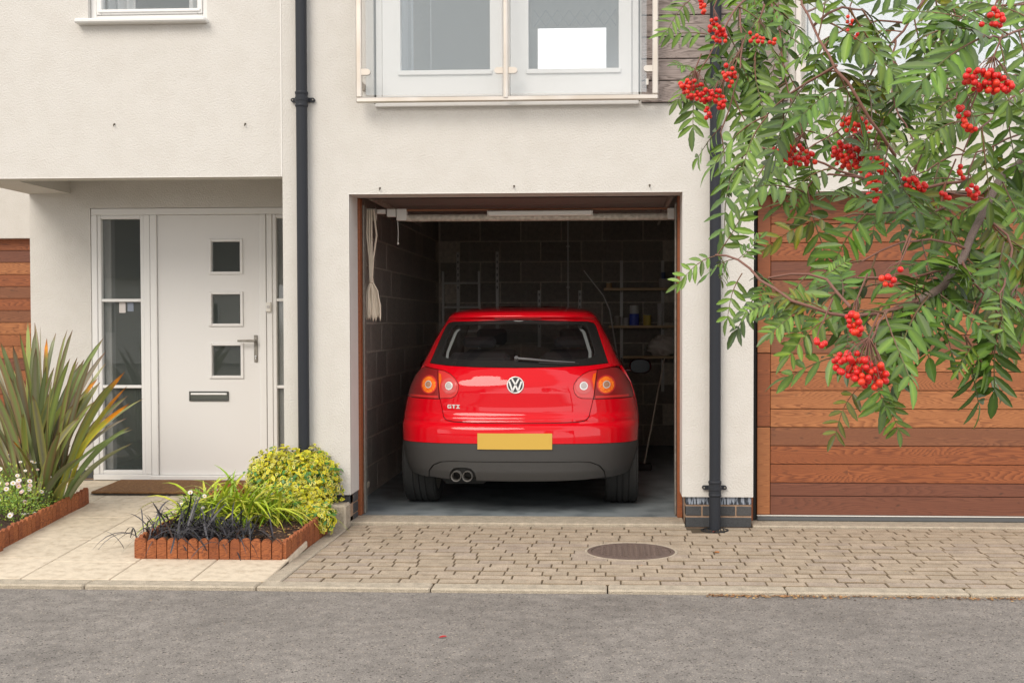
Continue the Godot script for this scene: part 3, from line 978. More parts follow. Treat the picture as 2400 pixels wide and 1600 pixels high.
func _curtain(x0: float, x1: float, y0: float, y1: float, z: float) -> ArrayMesh:
	var st := begin()
	var n := 40
	for i in n:
		var a := lerpf(x0, x1, float(i) / n)
		var b := lerpf(x0, x1, float(i + 1) / n)
		var za := z + 0.022 * sin(a * 95.0)
		var zb := z + 0.022 * sin(b * 95.0)
		var na := Vector3(-0.022 * 95.0 * cos(a * 95.0), 0, 1).normalized()
		var nb := Vector3(-0.022 * 95.0 * cos(b * 95.0), 0, 1).normalized()
		smooth(st, [Vector3(a, y0, za), Vector3(b, y0, zb), Vector3(b, y1, zb)], [na, nb, nb])
		smooth(st, [Vector3(a, y0, za), Vector3(b, y1, zb), Vector3(a, y1, za)], [na, nb, na])
	return st.commit()

func balcony_set(h: Node3D, x0: float) -> void:
	# x0: left outer edge of the balcony frame; French doors behind a glass and steel guard
	var d := x0 + 1.689
	var fr := group_part("french_window", h)
	put("frame", frame_mesh(d - 1.562, d + 0.205, 2.842, 5.0, 0.045, -0.02, -0.10), M.upvc, fr)
	put("mullion", block(Vector3(d - 0.70, 2.888, -0.10), Vector3(d - 0.655, 4.955, -0.019), 0.004), M.upvc, fr)
	for s in [[d - 1.516, d - 0.702], [d - 0.653, d + 0.159]]:
		var x_l: float = s[0] + 0.002
		var x_r: float = s[1] - 0.002
		put("door_leaf", wall_mesh(x_l, x_r, 2.89, 4.953, -0.008, -0.075, [[x_l + 0.12, x_r - 0.085, 3.055, 4.85]]), M.upvc, fr)
		put("glazing_bead", block(Vector3(x_l + 0.105, 3.030, -0.0075), Vector3(x_r - 0.07, 3.062, 0.006), 0.004), M.upvc, fr)
		put("pane", block(Vector3(x_l + 0.118, 3.05, -0.045), Vector3(x_r - 0.083, 4.852, -0.039), 0.0), M.pane, fr)
	put("sill_trim", block(Vector3(d - 1.56, 2.817, -0.02), Vector3(d + 0.203, 2.839, 0.03), 0.003), M.upvc, fr)
	var g := group_part("balcony_guard", h)
	var zc := 0.115
	var L := d - 1.667
	var R := d + 0.328
	var B := 2.828
	put("bottom_rail", block(Vector3(L, B, zc - 0.02), Vector3(R, B + 0.034, zc + 0.02), 0.006), M.steel, g)
	put("top_rail", block(Vector3(L, 3.96, zc - 0.02), Vector3(R, 3.995, zc + 0.02), 0.006), M.steel, g)
	put("side_rail", block(Vector3(L, B + 0.0345, zc - 0.02), Vector3(L + 0.037, 3.9595, zc + 0.02), 0.006), M.steel, g)
	put("side_rail", block(Vector3(R - 0.037, B + 0.0345, zc - 0.02), Vector3(R, 3.9595, zc + 0.02), 0.006), M.steel, g)
	var st := begin()
	tube(st, [Vector3(d - 0.672, B + 0.022, zc + 0.012), Vector3(d - 0.672, 3.958, zc + 0.012)], [0.019, 0.019], 16)
	put("centre_post", st.commit(), M.steel, g)
	put("glass_panel", block(Vector3(L + 0.065, B + 0.05, zc - 0.005), Vector3(d - 0.70, 3.93, zc + 0.005), 0.0), M.pane, g)
	put("glass_panel", block(Vector3(d - 0.645, B + 0.05, zc - 0.005), Vector3(R - 0.075, 3.93, zc + 0.005), 0.0), M.pane, g)
	for cx in [[L + 0.037, 1], [d - 0.69, -1], [d - 0.654, 1], [R - 0.037, -1]]:
		for cy in [3.03, 3.75]:
			var p := PackedVector2Array()
			var w := 0.058
			for k in 9:
				var a := -PI / 2 + PI * k / 8
				p.append(Vector2(cx[0] + cx[1] * (w - 0.02 + 0.02 * cos(a)), cy + 0.02 * sin(a)))
			p.append(Vector2(cx[0] - cx[1] * 0.003, cy + 0.02))
			p.append(Vector2(cx[0] - cx[1] * 0.003, cy - 0.02))
			st = begin()
			prism(st, p, zc - 0.014, zc + 0.014)
			put("clamp", st.commit(), M.steel, g)
	for fx in [L + 0.05, R - 0.05]:
		for fy in [2.95, 3.7]:
			put("bracket", block(Vector3(fx - 0.03, fy - 0.02, 0.001), Vector3(fx - 0.012, fy + 0.02, zc - 0.0205), 0.0), M.steel, g)

func cladding(h: Node3D, x0: float, x1: float) -> void:
	var c := group_part("timber_cladding", h)
	var y := 2.829
	put("backing", block(Vector3(x0, 2.826, 0.0005), Vector3(x1, 5.6, 0.006), 0.0), M.black, c)
	while y < 5.4:
		put("board", block(Vector3(x0, y, 0.0065), Vector3(x1, y + 0.137, 0.028), 0.003, [0.6, 7.0, rng.randf(), rng.randf()]), M.grey_board[rng.randi() % 3], c)
		y += 0.1432

func make_house_with_open_garage() -> void:
	var h := thing("terraced_house", "cream rendered house with the open garage and a glass-fronted balcony above it", "house")
	put("wall", wall_mesh(-2.2, 0.7115, 0.204, 6.0, 0.0, -0.27, [[-1.746, 0.495, 0.1, 2.241], [-1.575, 0.215, 2.84, 5.01]]), M.render, h)
	put("drip_bead", block(Vector3(-1.746, 2.2375, -0.01), Vector3(0.495, 2.2412, 0.002), 0.0), M.bead, h)
	put("corner_bead", block(Vector3(-1.7495, 0.204, -0.01), Vector3(-1.746, 2.2412, 0.002), 0.0), M.bead, h)
	put("corner_bead", block(Vector3(0.495, 0.204, -0.01), Vector3(0.4985, 2.2412, 0.002), 0.0), M.bead, h)
	cladding(h, 0.222, 0.71)
	balcony_set(h, -1.689)
	# plinth of dark engineering bricks
	var pl := group_part("plinth", h)
	put("mortar_bed", block(Vector3(0.520, -0.05, -0.26), Vector3(0.7115, 0.2035, -0.028), 0.0), M.mortar, pl)
	brick_course(pl, [0.515, 0.7115], 0.150, 0.2025, -0.021, M.stained_brick)
	brick_course(pl, [0.515, 0.628, 0.7165], 0.0755, 0.1385, -0.021)
	brick_course(pl, [0.515, 0.7165], -0.002, 0.0635, -0.021)
	put("mortar_bed", block(Vector3(-2.195, -0.05, -0.26), Vector3(-1.755, 0.2035, -0.03), 0.0), M.mortar, pl)
	brick_course(pl, [-2.2, -1.975, -1.75], 0.137, 0.2025, -0.022)
	brick_course(pl, [-2.2, -2.09, -1.862, -1.75], 0.062, 0.127, -0.022)
	brick_course(pl, [-2.2, -1.975, -1.75], -0.01, 0.052, -0.022)
	for k in 3:
		put("brick", block(Vector3(-1.765, [-0.01, 0.062, 0.137][k], -0.25), Vector3(-1.7475, [0.052, 0.127, 0.2025][k], -0.115), 0.003), M.brick[k], pl)
	# timber door lining
	var ln := group_part("garage_door_frame", h)
	put("jamb", block(Vector3(-1.765, 0.021, -0.345), Vector3(-1.729, 2.24, -0.272), 0.003, [7.0, 0.6, 0.2, 0.1, true]), M.cedar[0], ln)
	put("jamb", block(Vector3(0.478, 0.021, -0.345), Vector3(0.515, 2.24, -0.272), 0.003, [7.0, 0.6, 0.5, 0.4, true]), M.cedar[0], ln)
	put("track", block(Vector3(-1.728, 0.021, -0.42), Vector3(-1.717, 2.2, -0.346), 0.004), M.zinc, ln)
	put("track", block(Vector3(0.464, 0.021, -0.42), Vector3(0.477, 2.2, -0.346), 0.004), M.zinc, ln)
	put("header", block(Vector3(-1.765, 2.2405, -0.345), Vector3(0.515, 2.38, -0.272), 0.003), M.black, ln)
	# garage shell: blockwork left and back walls
	var floor_part := put("garage_floor", block(Vector3(-1.90, -0.1, -5.4), Vector3(0.85, 0.018, -0.3005), 0.0), M.garage_floor, h)
	floor_part.name = "garage_floor"
	put("party_wall", block(Vector3(-2.224, -0.05, -5.4), Vector3(-1.985, 6.0, -0.271), 0.0), M.mortar_grey, h)
	var lw := group_part("block_wall", h)
	put("mortar_bed", block(Vector3(-1.984, 0.0, -5.3), Vector3(-1.8845, 2.5, -0.271), 0.0), M.mortar_grey, lw)
	var bm := block(Vector3(-0.05, -0.1075, -0.22), Vector3(0.0, 0.1075, 0.22), 0.004)
	var bh := block(Vector3(-0.05, -0.1075, -0.105), Vector3(0.0, 0.1075, 0.105), 0.004)
	for r in 11:
		var z := -0.50 if r % 2 == 0 else -0.725
		if r % 2 == 1:
			put("block", bh, M.breeze[rng.randi() % 3], lw, Vector3(-1.882, 0.13 + r * 0.225, -0.385))
		while z > -5.1:
			put("block", bm, M.breeze[rng.randi() % 3], lw, Vector3(-1.882 + rng.randf_range(-0.002, 0.002), 0.13 + r * 0.225, z))
			z -= 0.45
	var bw := group_part("block_wall", h)
	put("mortar_bed", block(Vector3(-1.88, 0.0, -5.39), Vector3(0.85, 2.5, -5.2025), 0.0), M.mortar_grey, bw)
	var bb := block(Vector3(-0.22, -0.1075, -0.05), Vector3(0.22, 0.1075, 0.0), 0.004)
	for r in 11:
		var x := -1.64 if r % 2 == 0 else -1.42
		while x < 0.7:
			put("block", bb, M.breeze[rng.randi() % 3], bw, Vector3(x, 0.13 + r * 0.225, -5.2 + rng.randf_range(-0.002, 0.002)))
			x += 0.45
	boxes(h, "interior_wall", [[0.80, 0.9, 0.0, 2.5, -5.39, -0.271], [-1.984, 0.9, 2.501, 2.69, -5.4, -0.271]], plain(0.72, 0.68, 0.62, 0.9))
	# the room behind the balcony
	boxes(h, "interior_wall", [[-1.984, 0.9, 5.801, 5.999, -5.4, -0.271], [0.80, 0.9, 2.691, 5.8, -5.4, -0.271]], M.plaster)
	put("back_wall", wall_mesh(-1.984, 0.799, 2.691, 5.8, -5.401, -5.6, [[-0.79, -0.02, 3.75, 4.9]]), M.plaster, h)
	put("roof", block(Vector3(-4.6, 6.001, -5.8), Vector3(3.8, 6.2, 0.25), 0.0), M.seal, h)
	var bl := group_part("roller_blind", h)
	put("cloth", block(Vector3(-0.85, 4.64, -5.36), Vector3(0.04, 5.05, -5.352), 0.0), plain(0.5, 0.49, 0.47, 0.9), bl)
	var zig := begin()
	for k in 7:
		var cx := -0.82 + k * 0.13
		for s in [[0.0, 0.0, 0.065, 0.09], [0.065, 0.09, 0.13, 0.0], [0.0, 0.18, 0.065, 0.09], [0.065, 0.09, 0.13, 0.18]]:
			var a := Vector2(cx + s[0], 4.66 + s[1])
			var b := Vector2(cx + s[2], 4.66 + s[3])
			var nn := (b - a).normalized().orthogonal() * 0.008
			prism(zig, PackedVector2Array([a + nn, b + nn, b - nn, a - nn]), -5.3515, -5.3505)
	put("lattice_print", zig.commit(), plain(0.28, 0.29, 0.3, 0.9), bl)
	put("curtain", _curtain(-1.53, -1.36, 2.75, 5.2, -0.36), plain(0.55, 0.58, 0.62, 0.9), h)

func plank_door(h: Node3D, x0: float, x1: float, ytop: float, z: float, ys: Array, stile: float, sections: Array) -> void:
	var g := group_part("garage_door", h)
	put("backing", block(Vector3(x0, 0.05, z - 0.05), Vector3(x1, ytop, z - 0.012), 0.0), M.black, g)
	for s in [[x0, x0 + stile], [x1 - stile, x1]]:
		for k in sections.size() - 1:
			put("stile", block(Vector3(s[0], sections[k] + 0.003, z - 0.0115), Vector3(s[1], sections[k + 1] - 0.003, z + 0.004), 0.003, [7.0, 0.6, rng.randf(), rng.randf(), true]), M.cedar[rng.randi() % 2], g)
	var order := [2, 2, 0, 0, 4, 1, 1, 3, 1, 4, 1, 3, 4, 2, 0, 3, 0]
	for i in ys.size() - 1:
		var o: int = order[(i if x0 > 0.0 else i * 7 + 3) % order.size()]
		put("plank", block(Vector3(x0 + stile + 0.003, ys[i] + 0.002, z - 0.0115), Vector3(x1 - stile - 0.003, ys[i + 1] - 0.002, z), 0.0025, [0.42, 7.4, rng.randf(), rng.randf()]), M.cedar[o], g)
	put("base_rail", block(Vector3(x0, 0.048, z - 0.05), Vector3(x1, 0.0545, z + 0.010), 0.002), M.white_plastic, g)
	var rb := rough_world(plain(0.10, 0.105, 0.11, 0.8), null, null, 1.0)
	put("rubber_seal", block(Vector3(x0, 0.0145, z - 0.04), Vector3(x1, 0.0475, z + 0.006), 0.006), rb, g)

func make_house_with_shut_garage() -> void:
	var h := thing("terraced_house", "cream rendered house with the closed cedar garage door behind the rowan", "house")
	put("wall", wall_mesh(0.7125, 3.9, 0.204, 6.0, 0.0, -0.27, [[0.966, 3.36, 0.1, 2.238], [1.31, 3.10, 2.84, 5.01]]), M.render, h)
	put("drip_bead", block(Vector3(0.966, 2.2345, -0.01), Vector3(3.36, 2.2382, 0.002), 0.0), M.bead, h)
	put("corner_bead", block(Vector3(0.9625, 0.204, -0.01), Vector3(0.966, 2.2382, 0.002), 0.0), M.bead, h)
	cladding(h, 0.7125, 1.185)
	balcony_set(h, 1.195)
	var pl := group_part("plinth", h)
	put("mortar_bed", block(Vector3(0.7125, -0.05, -0.26), Vector3(0.958, 0.2035, -0.028), 0.0), M.mortar, pl)
	brick_course(pl, [0.7165, 0.962], 0.150, 0.2025, -0.021, M.stained_brick)
	brick_course(pl, [0.7165, 0.854, 0.962], 0.0755, 0.1385, -0.021)
	brick_course(pl, [0.7165, 0.962], -0.002, 0.0635, -0.021)
	var ln := group_part("garage_door_frame", h)
	put("jamb", block(Vector3(0.968, 0.0145, -0.268), Vector3(0.99, 2.236, -0.20), 0.002, [7.0, 0.6, 0.2, 0.1, true]), M.cedar[0], ln)
	put("seal", block(Vector3(0.9905, 0.0145, -0.268), Vector3(1.0135, 2.236, -0.215), 0.002), M.black, ln)
	var ys := [0.055, 0.185, 0.275]
	for k in 16:
		ys.append(0.4025 + k * 0.12555)
	ys[ys.size() - 1] = 2.232
	while ys[ys.size() - 2] > 2.16:
		ys.remove_at(ys.size() - 2)
	plank_door(h, 1.017, 3.36, 2.236, -0.2, ys, 0.087, [0.055, 0.657, 1.159, 1.661, 2.233])
	put("roller_blind", block(Vector3(1.33, 3.0, -0.18), Vector3(3.08, 5.0, -0.172), 0.0), plain(0.8, 0.82, 0.84, 0.9), h)
	boxes(h, "interior_wall", [[0.92, 3.9, 2.5, 2.69, -5.4, -0.271], [0.92, 3.9, 5.801, 5.999, -5.4, -0.271], [0.92, 3.9, 2.691, 5.8, -5.6, -5.401], [3.7, 3.9, 0.0, 5.8, -5.4, -0.271]], M.plaster)

func make_house_set_back() -> void:
	var h := thing("terraced_house", "set-back house with an orange-brown timber garage door behind the flax plant", "house", Vector3.ZERO)
	var z := -3.62
	put("wall", wall_mesh(-9.0, -4.445, 0.0, 6.0, z, z - 0.3, [[-7.2, -4.7, -0.1, 2.22]]), M.render, h)
	var ys := []
	for k in 19:
		ys.append(0.055 + k * 0.1205)
	plank_door(h, -7.2, -4.7, 2.219, z - 0.1, ys, 0.087, [0.055, 0.657, 1.159, 1.661, 2.215])
	put("roof", block(Vector3(-9.2, 6.001, -8.0), Vector3(-4.65, 6.2, z + 0.2), 0.0), M.seal, h)
	var court := setting("forecourt")
	put("paving", block(Vector3(-9.0, -0.08, -3.6), Vector3(-4.45, 0.03, 1.77), 0.0), M.paver[1], court)

func make_houses_opposite() -> void:
	var h := thing("opposite_house", "long pale house across the road to the left, seen only as a reflection", "house", Vector3(-34, 0, 30.0))
	var bw := rough_world(plain(0.74, 0.71, 0.66, 0.9), null, null, 1.0)
	put("wall", wall_mesh(-22.0, 22.0, 0.0, 3.0, 0.2, 0.0, []), bw, h)
	var st := begin()
	quad(st, Vector3(-22.4, 2.9, -0.4), Vector3(22.4, 2.9, -0.4), Vector3(22.4, 5.4, 3.4), Vector3(-22.4, 5.4, 3.4), Vector3(0, 0.8, -0.6))
	quad(st, Vector3(-22.4, 2.9, 7.2), Vector3(22.4, 2.9, 7.2), Vector3(22.4, 5.4, 3.4), Vector3(-22.4, 5.4, 3.4), Vector3(0, 0.8, 0.6))
	put("roof", st.commit(), rough_world(plain(0.07, 0.06, 0.058, 0.85), null, null, 1.0), h)
	for k in 12:
		var x := -20.0 + k * 3.6
		for y in [1.0]:
			var w := group_part("window", h)
			put("frame", frame_mesh(x, x + 1.2, y, y + 1.1, 0.06, 0.0, -0.06), M.upvc, w)
			put("pane", block(Vector3(x + 0.06, y + 0.06, -0.03), Vector3(x + 1.14, y + 1.04, -0.02), 0.0), M.mirror, w)

func make_downpipes() -> void:
	var labels := ["dark grey downpipe between the front door and the open garage", "dark grey downpipe between the open and the shut garage"]
	var xs := [-2.052, 0.708]
	for i in 2:
		var p := thing("downpipe", labels[i], "downpipe", Vector3(xs[i], 0, 0.052))
		var low := [0.26, 0.27][i] as float
		var joints: Array = [[2.87], [0.27]][i]
		var st := begin()
		tube(st, [Vector3(0, 0.0 if i == 0 else -0.02, 0), Vector3(0, 5.9, 0)], [0.0375, 0.0375], 24)
		put("pipe", st.commit(), M.pipe, p)
		for jy in joints:
			st = begin()
			lathe(st, [Vector2(0.038, -0.055), Vector2(0.0415, -0.052), Vector2(0.0435, -0.044), Vector2(0.0415, -0.036), Vector2(0.041, 0.028), Vector2(0.0435, 0.034), Vector2(0.0445, 0.042), Vector2(0.042, 0.05), Vector2(0.038, 0.052)], 24, Vector3(0, jy, 0))
			put("socket", st.commit(), M.pipe, p)
			st = begin()
			lathe(st, [Vector2(0.0415, -0.014), Vector2(0.0445, -0.012), Vector2(0.0445, 0.012), Vector2(0.0415, 0.014)], 24, Vector3(0, jy, 0))
			for s in [-1, 1]:
				var pol := PackedVector2Array()
				for k in 9:
					var a := -PI / 2 + PI * k / 8
					pol.append(Vector2(s * (0.068 + 0.014 * cos(a)), jy + 0.014 * sin(a)))
				pol.append(Vector2(s * 0.036, jy + 0.014))
				pol.append(Vector2(s * 0.036, jy - 0.014))
				prism(st, pol, -0.050, -0.028)
			put("bracket", st.commit(), M.pipe, p)
			for s in [-1, 1]:
				var b := put("screw", ball(0.006, 8), M.zinc, p, Vector3(s * 0.068, jy, -0.027))
				b.scale = Vector3(1, 1, 0.5)

func make_wall_hooks() -> void:
	var spots := [[-3.356, 2.725, "left of the two rusty hooks on the wall above the porch"], [-2.452, 2.718, "right of the two rusty hooks on the wall above the porch"], [-1.535, 2.277, "small hook above the left end of the open garage"], [-0.628, 2.284, "small hook above the middle of the open garage"], [0.277, 2.283, "small hook above the right end of the open garage"], [1.191, 2.275, "small hook above the shut cedar garage door"]]
	var m := plain(0.09, 0.07, 0.05, 0.6, 0.3)
	for s in spots:
		var t := thing("wall_hook", s[2], "hook", Vector3(s[0], s[1], 0), "small hooks fixed in the render")
		var st := begin()
		tube(st, [Vector3(0, 0, -0.01), Vector3(0, 0, 0.012), Vector3(0, -0.006, 0.02), Vector3(0, -0.014, 0.018), Vector3(0, -0.016, 0.01)], [0.0028, 0.0028, 0.0028, 0.0026, 0.0024], 7)
		put("shank", st.commit(), m, t)
		st = begin()
		lathe(st, [Vector2(0.007, 0.0), Vector2(0.006, 0.002), Vector2(0.0, 0.0025)], 10, Vector3(0, 0, 0.001), Basis(Vector3.RIGHT, PI / 2))
		put("collar", st.commit(), m, t)

# ---------------------------------------------------------------- the car
# The body is one analytic shell: at each height a rounded plan, wide W, with its rear at Z.
const CAR_W := [[0.16, 0.76], [0.20, 0.79], [0.25, 0.82], [0.35, 0.855], [0.46, 0.874], [0.6, 0.88], [0.70, 0.873], [0.775, 0.860], [0.885, 0.832], [0.96, 0.797], [1.0, 0.772], [1.043, 0.744], [1.108, 0.712], [1.22, 0.662], [1.33, 0.602], [1.375, 0.578], [1.407, 0.556], [1.436, 0.522], [1.458, 0.475], [1.472, 0.42], [1.482, 0.30], [1.487, 0.12]]
const CAR_Z := [[0.16, -0.42], [0.20, -0.36], [0.24, -0.315], [0.30, -0.288], [0.40, -0.276], [0.50, -0.270], [0.56, -0.272], [0.605, -0.278], [0.625, -0.288], [0.645, -0.312], [0.655, -0.325], [0.668, -0.318], [0.682, -0.322], [0.70, -0.336], [0.715, -0.342], [0.76, -0.344], [0.86, -0.345], [0.91, -0.349], [0.94, -0.360], [0.98, -0.382], [1.02, -0.408], [1.04, -0.423], [1.374, -0.684], [1.384, -0.668], [1.392, -0.652], [1.40, -0.650], [1.418, -0.672], [1.432, -0.72], [1.45, -0.93], [1.466, -1.22], [1.48, -1.6], [1.487, -2.05]]
const CAR_F := [[0.16, -4.36], [0.3, -4.43], [0.6, -4.46], [0.75, -4.38], [0.85, -4.0], [0.93, -3.5], [0.99, -3.38], [1.1, -3.18], [1.40, -2.66], [1.45, -2.5], [1.487, -2.15]]

func table(t: Array, y: float) -> float:
	if y <= t[0][0]:
		return t[0][1]
	for i in t.size() - 1:
		if y <= t[i + 1][0]:
			var k: float = (y - t[i][0]) / (t[i + 1][0] - t[i][0])
			return lerpf(t[i][1], t[i + 1][1], k)
	return t[t.size() - 1][1]

func car_c(y: float) -> float:
	return 0.62 if y < 0.9 else lerpf(0.62, 0.46, clampf((y - 0.9) / 0.4, 0, 1))

func car_rear(phi: float, y: float) -> Vector3:
	var s := sin(phi)
	var back := car_c(y) * (1.0 - pow(maxf(1.0 - pow(absf(s), 2.5), 0.0), 0.4))
	return Vector3(table(CAR_W, y) * s, y, table(CAR_Z, y) - back)

func car_side_z(a: float, y: float) -> float:
	return table(CAR_Z, y) - car_c(y) - a

func car_right(a: float, y: float) -> Vector3:
	var z := car_side_z(a, y)
	return Vector3(table(CAR_W, y) * (1.0 - 0.10 * smoothstep(-3.0, -4.1, z)), y, z)

func car_left(a: float, y: float) -> Vector3:
	var p := car_right(a, y)
	p.x = -p.x
	return p

func car_front(phi: float, y: float) -> Vector3:
	var s := sin(phi)
	var back := 0.42 * (1.0 - pow(maxf(1.0 - pow(absf(s), 2.5), 0.0), 0.4))
	return Vector3(table(CAR_W, y) * 0.9 * s, y, table(CAR_F, y) + back)

func rear_point(x: float, y: float, off := 0.0) -> Vector3:
	var phi := asin(clampf(x / table(CAR_W, y), -1.0, 1.0))
	return car_rear(phi, y) + map_normal(car_rear, phi, y) * off

func map_normal(f: Callable, a: float, b: float) -> Vector3:
	var p: Vector3 = f.call(a, b)
	var da: Vector3 = f.call(a + 0.03, b) - f.call(a - 0.03, b)
	var db: Vector3 = f.call(a, b + 0.006) - f.call(a, b - 0.006)
	var n := da.cross(db).normalized()
	var out := Vector3(p.x, (p.y - 0.75) * 0.6, p.z + 2.2)
	return n if n.dot(out) > 0.0 else -n

func dense(poly: Array, step := 0.02) -> PackedVector2Array:
	var r := PackedVector2Array()
	for i in poly.size():
		var p := Vector2(poly[i][0], poly[i][1])
		var e: Array = poly[(i + 1) % poly.size()]
		var q := Vector2(e[0], e[1])
		var n := maxi(1, int(ceil(p.distance_to(q) / step)))
		for k in n:
			r.append(p.lerp(q, float(k) / n))
	return r

func to_phi(poly: PackedVector2Array) -> PackedVector2Array:
	var r := PackedVector2Array()
	for p in poly:
		r.append(Vector2(asin(clampf(p.x / table(CAR_W, p.y), -1.0, 1.0)), p.y))
	return r

func to_side(poly: PackedVector2Array) -> PackedVector2Array:
	var r := PackedVector2Array()
	for p in poly:
		r.append(Vector2(table(CAR_Z, p.y) - car_c(p.y) - p.x, p.y))
	return r

func mirror_poly(poly: Array) -> Array:
	var r := []
	for p in poly:
		r.append([-p[0], p[1]])
	r.reverse()
	return r

func whole(half: Array) -> Array:
	# close a right half, whose first and last points lie on x = 0, with its mirror image
	var r := half.duplicate()
	for i in range(half.size() - 1, -1, -1):
		if absf(half[i][0]) > 1e-4:
			r.append([-half[i][0], half[i][1]])
	return r

func patch(f: Callable, poly: PackedVector2Array, da: float, db: float, off := 0.0, skirt := 0.012, cache = null) -> ArrayMesh:
	# a panel of the shell: the outline cut into cells, laid on the surface, its rim turned inwards
	var st := begin()
	var lo := poly[0]
	var hi := poly[0]
	for p in poly:
		lo = lo.min(p)
		hi = hi.max(p)
	var na := int(ceil((hi.x - lo.x) / da))
	var nb := int(ceil((hi.y - lo.y) / db))
	for i in na:
		for j in nb:
			var a0 := lo.x + i * da
			var b0 := lo.y + j * db
			var cell := PackedVector2Array([Vector2(a0, b0), Vector2(a0 + da, b0), Vector2(a0 + da, b0 + db), Vector2(a0, b0 + db)])
			for piece in Geometry2D.intersect_polygons(cell, poly):
				if Geometry2D.is_polygon_clockwise(piece):
					continue
				var idx := Geometry2D.triangulate_polygon(piece)
				var P := []
				var N := []
				for q in piece:
					var n := map_normal(f, q.x, q.y)
					N.append(n)
					P.append(f.call(q.x, q.y) + n * off)
				for t in range(0, idx.size(), 3):
					smooth(st, [P[idx[t]], P[idx[t + 1]], P[idx[t + 2]]], [N[idx[t]], N[idx[t + 1]], N[idx[t + 2]]])
	if skirt > 0.0:
		for i in poly.size():
			var p := poly[i]
			var q := poly[(i + 1) % poly.size()]
			var n0 := map_normal(f, p.x, p.y)
			var n1 := map_normal(f, q.x, q.y)
			var A: Vector3 = f.call(p.x, p.y) + n0 * off
			var B: Vector3 = f.call(q.x, q.y) + n1 * off
			var side := (B - A).cross(n0).normalized()
			quad(st, A, B, B - n1 * skirt, A - n0 * skirt, side)
	return st.commit()

func rear_patch(called: String, poly: Array, m: Material, parent: Node, off := 0.0, skirt := 0.012) -> MeshInstance3D:
	return put(called, patch(car_rear, to_phi(dense(poly)), 0.05, 0.02, off, skirt), m, parent)

func rear_disc(called: String, cx: float, cy: float, r0: float, r1: float, off: float, m: Material, parent: Node, cols := [], dome := 0.0) -> MeshInstance3D:
	var st := begin()
	var n := 32
	var rings := 4
	for k in n:
		for j in rings:
			var p := []
			var nn := []
			var cc := []
			for q in [[k, j], [k + 1, j], [k + 1, j + 1], [k, j + 1]]:
				var a: float = TAU * q[0] / n
				var t: float = float(q[1]) / rings
				var r := lerpf(r0, r1, t)
				var x := cx + r * cos(a)
				var y := cy + r * sin(a)
				var base := rear_point(x, y, off + dome * (1.0 - t * t))
				p.append(base)
				var m0 := map_normal(car_rear, asin(clampf(x / table(CAR_W, y), -1, 1)), y)
				nn.append((m0 + Vector3(cos(a), sin(a), 0) * t * dome * 18.0).normalized())
				if cols.size():
					cc.append(cols[(k * 5 + j * 11) % cols.size()])
			if r0 > 1e-4 or j > 0:
				smooth(st, [p[0], p[1], p[2]], [nn[0], nn[1], nn[2]], [], [cc[0], cc[1], cc[2]] if cc.size() else [])
			smooth(st, [p[0], p[2], p[3]], [nn[0], nn[2], nn[3]], [], [cc[0], cc[2], cc[3]] if cc.size() else [])
	return put(called, st.commit(), m, parent)

